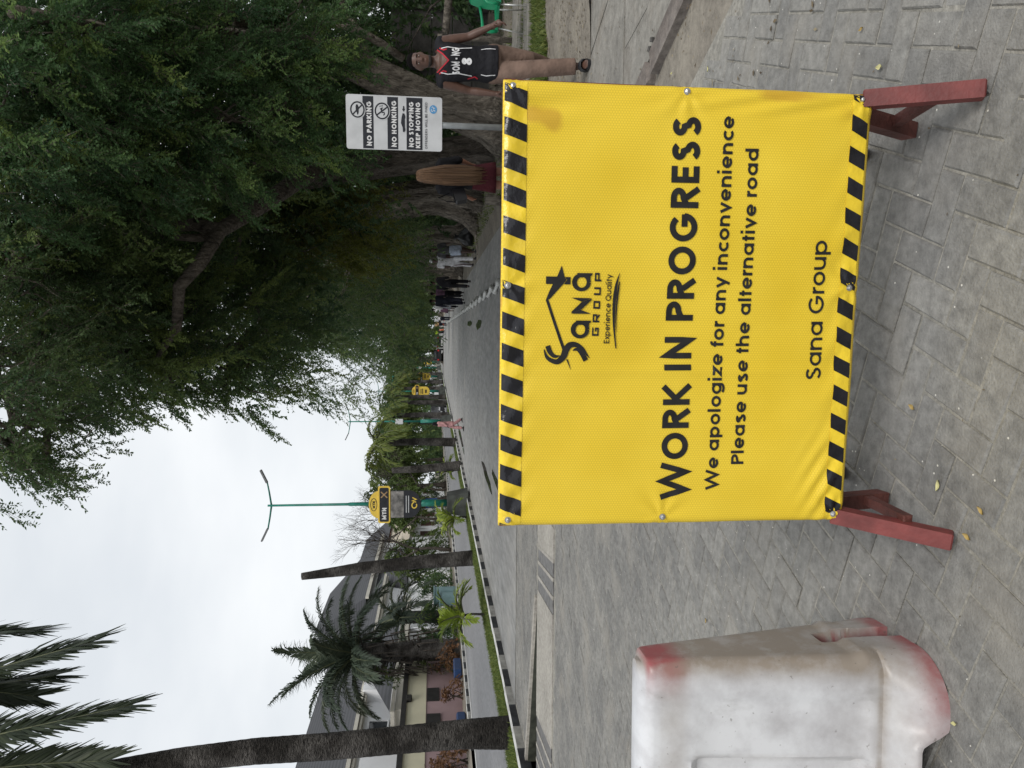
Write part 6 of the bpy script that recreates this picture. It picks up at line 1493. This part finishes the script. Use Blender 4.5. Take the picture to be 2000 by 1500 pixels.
# green trees behind the median palms
def simple_tree(x, y, h, r, mat, lab, grp, ll=.2, nb=9, thin=1.):
    tr = [(x, y, -.05), (x+.1, y, 1), (x, y, h*.35), (x+.2, y, h*.6)]
    bl = []
    for k in range(nb):
        a = random.uniform(0, 6.28); q = random.uniform(.2, 1)*r
        bl.append((x+q*math.cos(a), y+q*math.sin(a)*.9, h*random.uniform(.45, .88), r*.42, r*.42, h*.14))
    return broad_tree('tree', lab, grp, (x, y), tr, [.25, .2, .17, .1], [(wob(tr[2], bl[k][:3], 3, .2), [.12, .09, .06, .03]) for k in range(4)], bl, mat, 4.5*thin, 13, 9, ll, ll*.5, bark=m_barkd, twigs=24, cl=.42, L=.6, tint=(.25, .7), bright=.12)
for (x, y, h, r, mt, lab) in ((-16.5, 72, 8.8, 3.0, m_leafG, 'round green tree left of the leafy palms'), (-17.5, 84, 9.8, 3.6, m_leafG, 'tall green tree behind the median palms'), (-17, 98, 10.5, 4, m_leafG, 'green tree beyond the black vehicle'), (-17, 116, 11, 4.5, m_leafD, 'dark green tree down the far pavement'), (-17, 138, 13, 5.5, m_leafG, 'distant green tree above the palms'), (-13, 165, 13, 6, m_leafD, 'distant dark tree at the road end'), (-19.5, 62, 6.5, 2.0, m_leafG, 'small leafy tree in front of the tan roof'), (2, 165, 14, 6, m_leafG, 'pale distant tree closing the avenue'), (-5, 190, 14, 7, m_leafG, 'farthest tree at the end of the road'), (9, 150, 14, 6, m_leafD, 'distant tree behind the path end')):
    simple_tree(x, y, h, r, mt, lab, 'green trees beyond the far carriageway', .16+.0012*y, thin=1.2)
# bare trees
def bare(x, y, h, lab, spread=.5, seed=1):
    random.seed(seed); T = empty('bare_tree', (x, y, 0), 0, lab, 'tree', 'bare trees beyond the far carriageway'); mb = MB(); tw = MB()
    def grow(p, d, L, r_, lev):
        pts = [p]; q = Vector(p); dd = Vector(d)
        for k in range(4):
            dd = (dd+Vector((random.gauss(0, .16), random.gauss(0, .16), random.gauss(.03, .1)))).normalized(); q = q+dd*(L/4); pts.append(q.copy())
        (mb if lev < 2 else tw).tube(pts, [r_, r_*.9, r_*.8, r_*.7, r_*.58], 7 if lev < 2 else 4)
        if lev < 6 and r_ > .004:
            for k in range(2 if lev < 1 else 3):
                nd = (dd+Vector((random.gauss(0, spread), random.gauss(0, spread), random.gauss(.12, .3)))).normalized()
                grow(pts[-1] if k < 2 else pts[random.choice((2, 3))], nd, L*random.uniform(.62, .85), r_*random.uniform(.5, .66), lev+1)
    grow(Vector((0, 0, -.05)), Vector((random.gauss(0, .1), 0, 1)), h*.34, .17, 0)
    mb.build('trunk', m_barkd, T, smooth=True); o = tw.build('twigs', m_barkd, T, smooth=True); o['kind'] = 'stuff'
bare(-17.6, 59, 8.2, 'bare tree with spreading twigs beside the headless palm', .55, 4); bare(-17.2, 67, 9.0, 'bare forked tree behind the first lamp post advert', .5, 9); bare(-17.5, 82, 8.5, 'bare twiggy tree beside the green trees', .6, 12)
random.seed(21)
# ------------------------------------------------------------ vehicles
m_blk = pm('black_car_paint', (.010, .010, .012), .25, .1, 3, coat=.5); m_chr = pm('chrome_trim', (.6, .6, .6), .2, .1, 3, metal=.9); m_hl = pm('headlamp_glass', (.55, .56, .58), .15, .1, 3); m_tl = pm('tail_lamp_red', (.45, .02, .02), .3, .1, 3); m_tyre = pm('tyre_rubber', (.012, .012, .012), .8, .2, 9); m_whc = pm('white_car_paint', (.6, .6, .6), .3, .05, 3, coat=.4)
def car(x, y, rz, paint, lab, h=1.75, w=1.85, L=4.7, rear=False):
    T = empty('car', (x, y, 0), rz, lab, 'car', 'cars on the far road')
    prof = [(-L/2, .35), (L/2, .35), (L/2, .75), (L/2-.1, h*.55), (L/2-1.0, h*.62), (L/2-1.75, h*.97), (-L/2+1.0, h), (-L/2+.15, h*.65), (-L/2, h*.55)]   # nose at -y side when rz=0 -> use +y as tail
    rg = []
    for s_, k in ((-1, .0), (-.96, .06), (.96, .06), (1, .0)):
        rg.append([(s_*w/2*(1 if z < h*.6 else .84), -yy_*(.985 if abs(s_) == 1 else 1), z) for yy_, z in prof])
    mb = MB(); mb.rings(rg); mb.build('body', paint, T)
    mb = MB(); mb.add([(-w*.38, -L/2+1.08, h*.63), (w*.38, -L/2+1.08, h*.63), (w*.34, -L/2+1.72, h*.93), (-w*.34, -L/2+1.72, h*.93)], [(0, 1, 2, 3)]); mb.build('windscreen', m_glass, T)
    mb = MB(); mb.box((0, L/2-.35, h*.8), (w*.66, .05, h*.22)); mb.build('rear_window', m_glass, T)
    for s_ in (-1, 1):
        mb = MB(); mb.box((s_*w*.37, -L/2-.01, h*.47), (w*.2, .08, .16), bev=.02); mb.build('headlight', m_hl, T)
        mb = MB(); mb.box((s_*w*.4, L/2+.01, h*.52), (w*.12, .08, .26), bev=.02); mb.build('tail_light', m_tl, T)
        mb = MB(); mb.box((s_*w*.425, 0, h*.79), (.04, L*.42, h*.2)); mb.build('side_window', m_glass, T)
        for e in (-1, 1): mb = MB(); mb.tube([(s_*w*.40, e*L*.31, .34), (s_*w*.51, e*L*.31, .34)], .34, 18); mb.build('wheel', m_tyre, T)
    mb = MB(); mb.box((0, -L/2-.02, h*.36), (w*.45, .06, .2)); mb.build('grille', m_chr, T)
    mb = MB(); mb.box((0, -L/2-.03, .42), (.5, .05, .12)); mb.build('number_plate', m_sgn, T)
car(-9.3, 86, R(0), m_blk, 'black off road vehicle coming along the far carriageway', 1.9)
car(-3.6, 121, R(180), m_blk, 'black car with tail lights at the end of the paved road', 1.6)
car(-1.6, 128, R(180), m_blk, 'dark car ahead of the black car', 1.7)
car(-9.4, 118, R(0), m_whc, 'white car far along the other carriageway', 1.5)
car(-11.8, 104, R(180), m_blk, 'dark car driving away behind the palms', 1.5)
# orange cones far down the road
m_or = pm('orange_plastic', (.55, .10, .03), .5, .1, 4)
for k, (x, y) in enumerate(((1.2, 112), (.4, 116), (1.9, 108))):
    C_ = empty('traffic_cone', (x, y, 0), 0, 'orange traffic cone far down the road near the yellow vest', 'cone', 'orange cones far down the road')
    mb = MB(); mb.tube([(0, 0, .04), (0, 0, .75)], [.18, .04], 14); mb.build('cone', m_or, C_); mb = MB(); mb.box((0, 0, .02), (.42, .42, .04)); mb.build('base', m_or, C_)
# ------------------------------------------------------------ right-hand details
CH = empty('chair', (5.02, 11.72, .10), R(-62), 'green plastic armchair with silver metal legs on the concrete slab', 'chair')
m_grn = pm('green_plastic', (.012, .26, .12), .35, .12, 4); m_alu = pm('aluminium_tube', (.62, .62, .6), .35, .1, 9, metal=.6)
mb = MB(); sh = []
for yy_, w_, dz in ((-.24, .22, .0), (-.2, .235, .012), (.1, .23, -.005), (.2, .22, .0)): sh.append([(-w_, yy_, .44+dz), (w_, yy_, .44+dz), (w_, yy_, .415+dz), (-w_, yy_, .415+dz)])
mb.rings(sh); mb.build('seat', m_grn, CH)
mb = MB(); bk = []
for z, y_, w_ in ((.42, .2, .22), (.55, .225, .235), (.7, .255, .235), (.82, .285, .21), (.85, .29, .17)): bk.append([(-w_, y_, z), (0, y_+.04, z), (w_, y_, z), (w_, y_+.022, z), (0, y_+.062, z), (-w_, y_+.022, z)])
mb.rings(bk); mb.build('backrest', m_grn, CH)
for s_ in (-1, 1):
    mb = MB(); x = s_*.255
    mb.tube([(x, -.22, .43), (x, -.24, .52), (x, -.22, .60), (x, -.16, .645), (x, 0, .65), (x, .14, .66), (x*.92, .25, .68)], [(.02, .035), (.02, .035), (.022, .034), (.026, .03), (.03, .022), (.03, .022), (.03, .022)], 10); mb.build('armrest', m_grn, CH, True)
    mb = MB(); mb.bar((x, -.22, .425), (x*.9, .22, .425), .03, .05); mb.build('side_rail', m_grn, CH)
    for e, dy in ((-1, -.05), (1, .08)): mb = MB(); mb.tube([(s_*.21, e*.2, .42), (s_*.255, e*.2+dy, .0)], .012, 10); mb.build('leg', m_alu, CH, True)
def slab(x, y, rz, d, lab, z=.03, tilt=0.):
    mb = MB(); mb.box((0, 0, d[2]/2), d, bev=.012); o = mb.build('stone_slab', m_conc, None); o.location = (x, y, z); o.rotation_euler = (tilt, 0, rz); tag(o, lab, 'slab', 'loose slabs under the trees')
slab(5.2, 11.55, R(-5), (3.0, .62, .08), 'long concrete slab under the green chair'); slab(5.3, 12.9, R(-14), (1.6, .8, .09), 'pale broken slab lying behind the green chair', .05); slab(5.15, 12.55, R(-10), (1.3, .35, .07), 'narrow broken slab between the two larger slabs', .04)
FN = empty('concrete_fence', (0, 0, 0), 0, 'grey concrete panel fence behind the leaning tree', 'fence')
m_cf = groundmat('fence_concrete', (.10, .095, .09), (.17, .16, .15), (.07, .065, .06), 1.2, 6, bump=.5, bs=20)
pts = [(5.9, 19.2), (7.9, 18.6), (9.9, 18.0), (11.9, 17.4)]
for (a, b_) in zip(pts, pts[1:]):
    rz = math.atan2(b_[1]-a[1], b_[0]-a[0])
    for k in range(5): mb = MB(); mb.box(((a[0]+b_[0])/2, (a[1]+b_[1])/2, .3+k*.5), (1.9, .07, .485), rz=rz, bev=.01); mb.build('panel', m_cf, FN)
for p in pts: mb = MB(); mb.box((p[0], p[1]-.05, 1.4), (.18, .18, 2.85), bev=.015); mb.build('post', m_cf, FN)
mb = MB(); mb.tube([PX(868, 1420, 13.2), PX(872, 1455, 13.0), PX(876, 1500, 12.7), PX(880, 1560, 12.4)], [.06, .062, .065, .07], 12); o = mb.build('wooden_rail', m_bark, None, True); tag(o, 'horizontal wooden rail behind the man at head height of the chair', 'rail')
mb = MB(); mb.tube([PX(788, 1385, 14.5), PX(745, 1415, 14.3), PX(700, 1440, 14.1), PX(650, 1455, 14)], [.07, .075, .07, .05], 10); o = mb.build('leaning_branch', m_bark, None, True); tag(o, 'broken branch leaning up behind the man', 'branch')
for s_ in ((PX(868, 1430, 13.2)), (PX(880, 1550, 12.5))):
    mb = MB(); mb.tube([(s_[0], s_[1]+.05, -.02), (s_[0], s_[1]+.05, s_[2]+.12)], .05, 10); o2 = mb.build('rail_post', m_bark, None, True); o2.parent = bpy.data.objects['wooden_rail']
mb = MB(); mb.tube([(0, 0, -.02), (0, 0, .1), (.01, 0, .34)], [.125, .12, .115], 16); o = mb.build('tree_stump', m_bark, None, True); o.location = (2.95, 16.6, .03); tag(o, 'short cut log standing beside the long haired woman', 'log')
# rubbish bag
mb = MB(); rg = []
for z, r_ in ((0, .2), (.06, .3), (.2, .34), (.36, .3), (.5, .19), (.58, .08), (.64, .05), (.72, .11)):
    rg.append([(r_*(1+.10*math.sin(5*a+z*9)+.06*math.sin(11*a))*math.cos(a), r_*(1+.1*math.sin(5*a+z*9)+.05*math.sin(9*a+2))*math.sin(a), z) for a in [2*math.pi*k/30 for k in range(30)]])
mb.rings(rg); o = mb.build('rubbish_bag', pm('black_bin_liner', (.012, .012, .013), .3, .3, 9, bump=.6, bscale=14), None, True); o.location = (3.5, 27.3, .03); tag(o, 'tied black rubbish bag at the foot of the trees', 'bag')
# white hose lying in waves on the paving
pts = []; y = 15.5; k = 0
while y < 100:
    pts.append((1.08+.09*math.sin(y*3.1), y, .05+.012*math.sin(y*6.2))); y += .25+.004*y
mb = MB(); mb.tube(pts, [.055+.02*math.sin(i*1.9) for i in range(len(pts))], 10); o = mb.build('hose', pm('white_hose', (.42, .42, .40), .5, .2, 4), None, True); tag(o, 'thick white hose lying in waves along the paved road', 'hose')
# fallen leaves
m_fl = pm('dry_leaf', (.42, .30, .10), .6, .3, 30); m_fl2 = pm('pale_leaf', (.55, .52, .26), .6, .2, 30)
def gnd(x, y):
    d = fw+rt*((1500-y-750)/1440)-upv*((x-1000)/1440); t_ = -CAM_H/d.z; return (d.x*t_, d.y*t_)
for k, (x, y, s_, mt) in enumerate(((1787, 795, .036, 0), (1895, 1048, .04, 0), (1922, 997, .036, 0), (1838, 948, .045, 1), (1723, 131, .045, 1), (1687, 57, .03, 0), (1870, 1413, .03, 1), (1382, 1212, .035, 0), (1386, 135, .04, 1), (1315, 143, .04, 1))):
    X, Y = gnd(x, y); s_ *= .75; mb = MB(); a0 = random.uniform(0, 6.28); n_ = 5; up_, lo_ = [], []
    for i in range(n_+1):
        f = i/n_; w_ = s_*.28*math.sin(math.pi*min(.97, max(.03, f))); zc = .004+s_*.25*(f-.5)**2*2
        up_.append((s_*(f-.5), w_, zc+.004)); lo_.append((s_*(f-.5), -w_, zc+.003))
    mid = [((f_/n_-.5)*s_, 0, .002+s_*.25*(f_/n_-.5)**2*2) for f_ in range(n_+1)]
    mb.v = up_+mid+lo_; m1 = n_+1
    for i in range(n_): mb.f += [(i, i+1, m1+i+1, m1+i), (m1+i, m1+i+1, 2*m1+i+1, 2*m1+i)]
    mb.mi = [0]*len(mb.f); o = mb.build('fallen_leaf', (m_fl, m_fl2)[mt], None, True); o.location = (X, Y, .004); o.rotation_euler = (0, 0, a0)
    tag(o, ('small curled yellow brown leaf fallen on the paving', 'small pale green leaf fallen on the paving')[mt], 'leaf', ('dry leaves on the paving', 'pale leaves on the paving')[mt])

# dry litter on the soil under the trees
def litter(name, n, xr, yr, zf, size, lab, mat):
    x = RNG.uniform(*xr, n); y = RNG.uniform(*yr, n); a = RNG.uniform(0, 6.28, n); s_ = size*RNG.uniform(.5, 1.4, n)
    z = np.array([zf(q, w) for q, w in zip(x, y)])+.006; c, s2 = np.cos(a)*s_, np.sin(a)*s_
    t_ = RNG.uniform(-.3, .3, n)*s_
    V = np.stack([np.stack([x-c, y-s2, z], 1), np.stack([x+s2*.45, y-c*.45, z+abs(t_)], 1), np.stack([x+c, y+s2, z+.002], 1), np.stack([x-s2*.45, y+c*.45, z+abs(t_)*.5], 1)], 1)
    o = quads(name, V, mat, None, RNG.random(n)); tag(o, lab, 'litter', kind='stuff')
m_lit = leafmat('dry_litter', (.07, .05, .03), (.17, .13, .08), (.34, .29, .19), .1)
litter('leaf_litter', 9000, (2.6, 9), (7.3, 22), vz, .022, 'dry leaf litter scattered on the soil verge', m_lit)
litter('kerb_litter', 700, (1.2, 5), (2.6, 7.3), lambda x, y: .0, .014, 'tiny dry leaves caught around the broken kerb', m_lit)
litter('road_grit', 500, (-5, 1.4), (1.5, 9), lambda x, y: .0, .005, 'grit scattered over the paving blocks', m_lit)
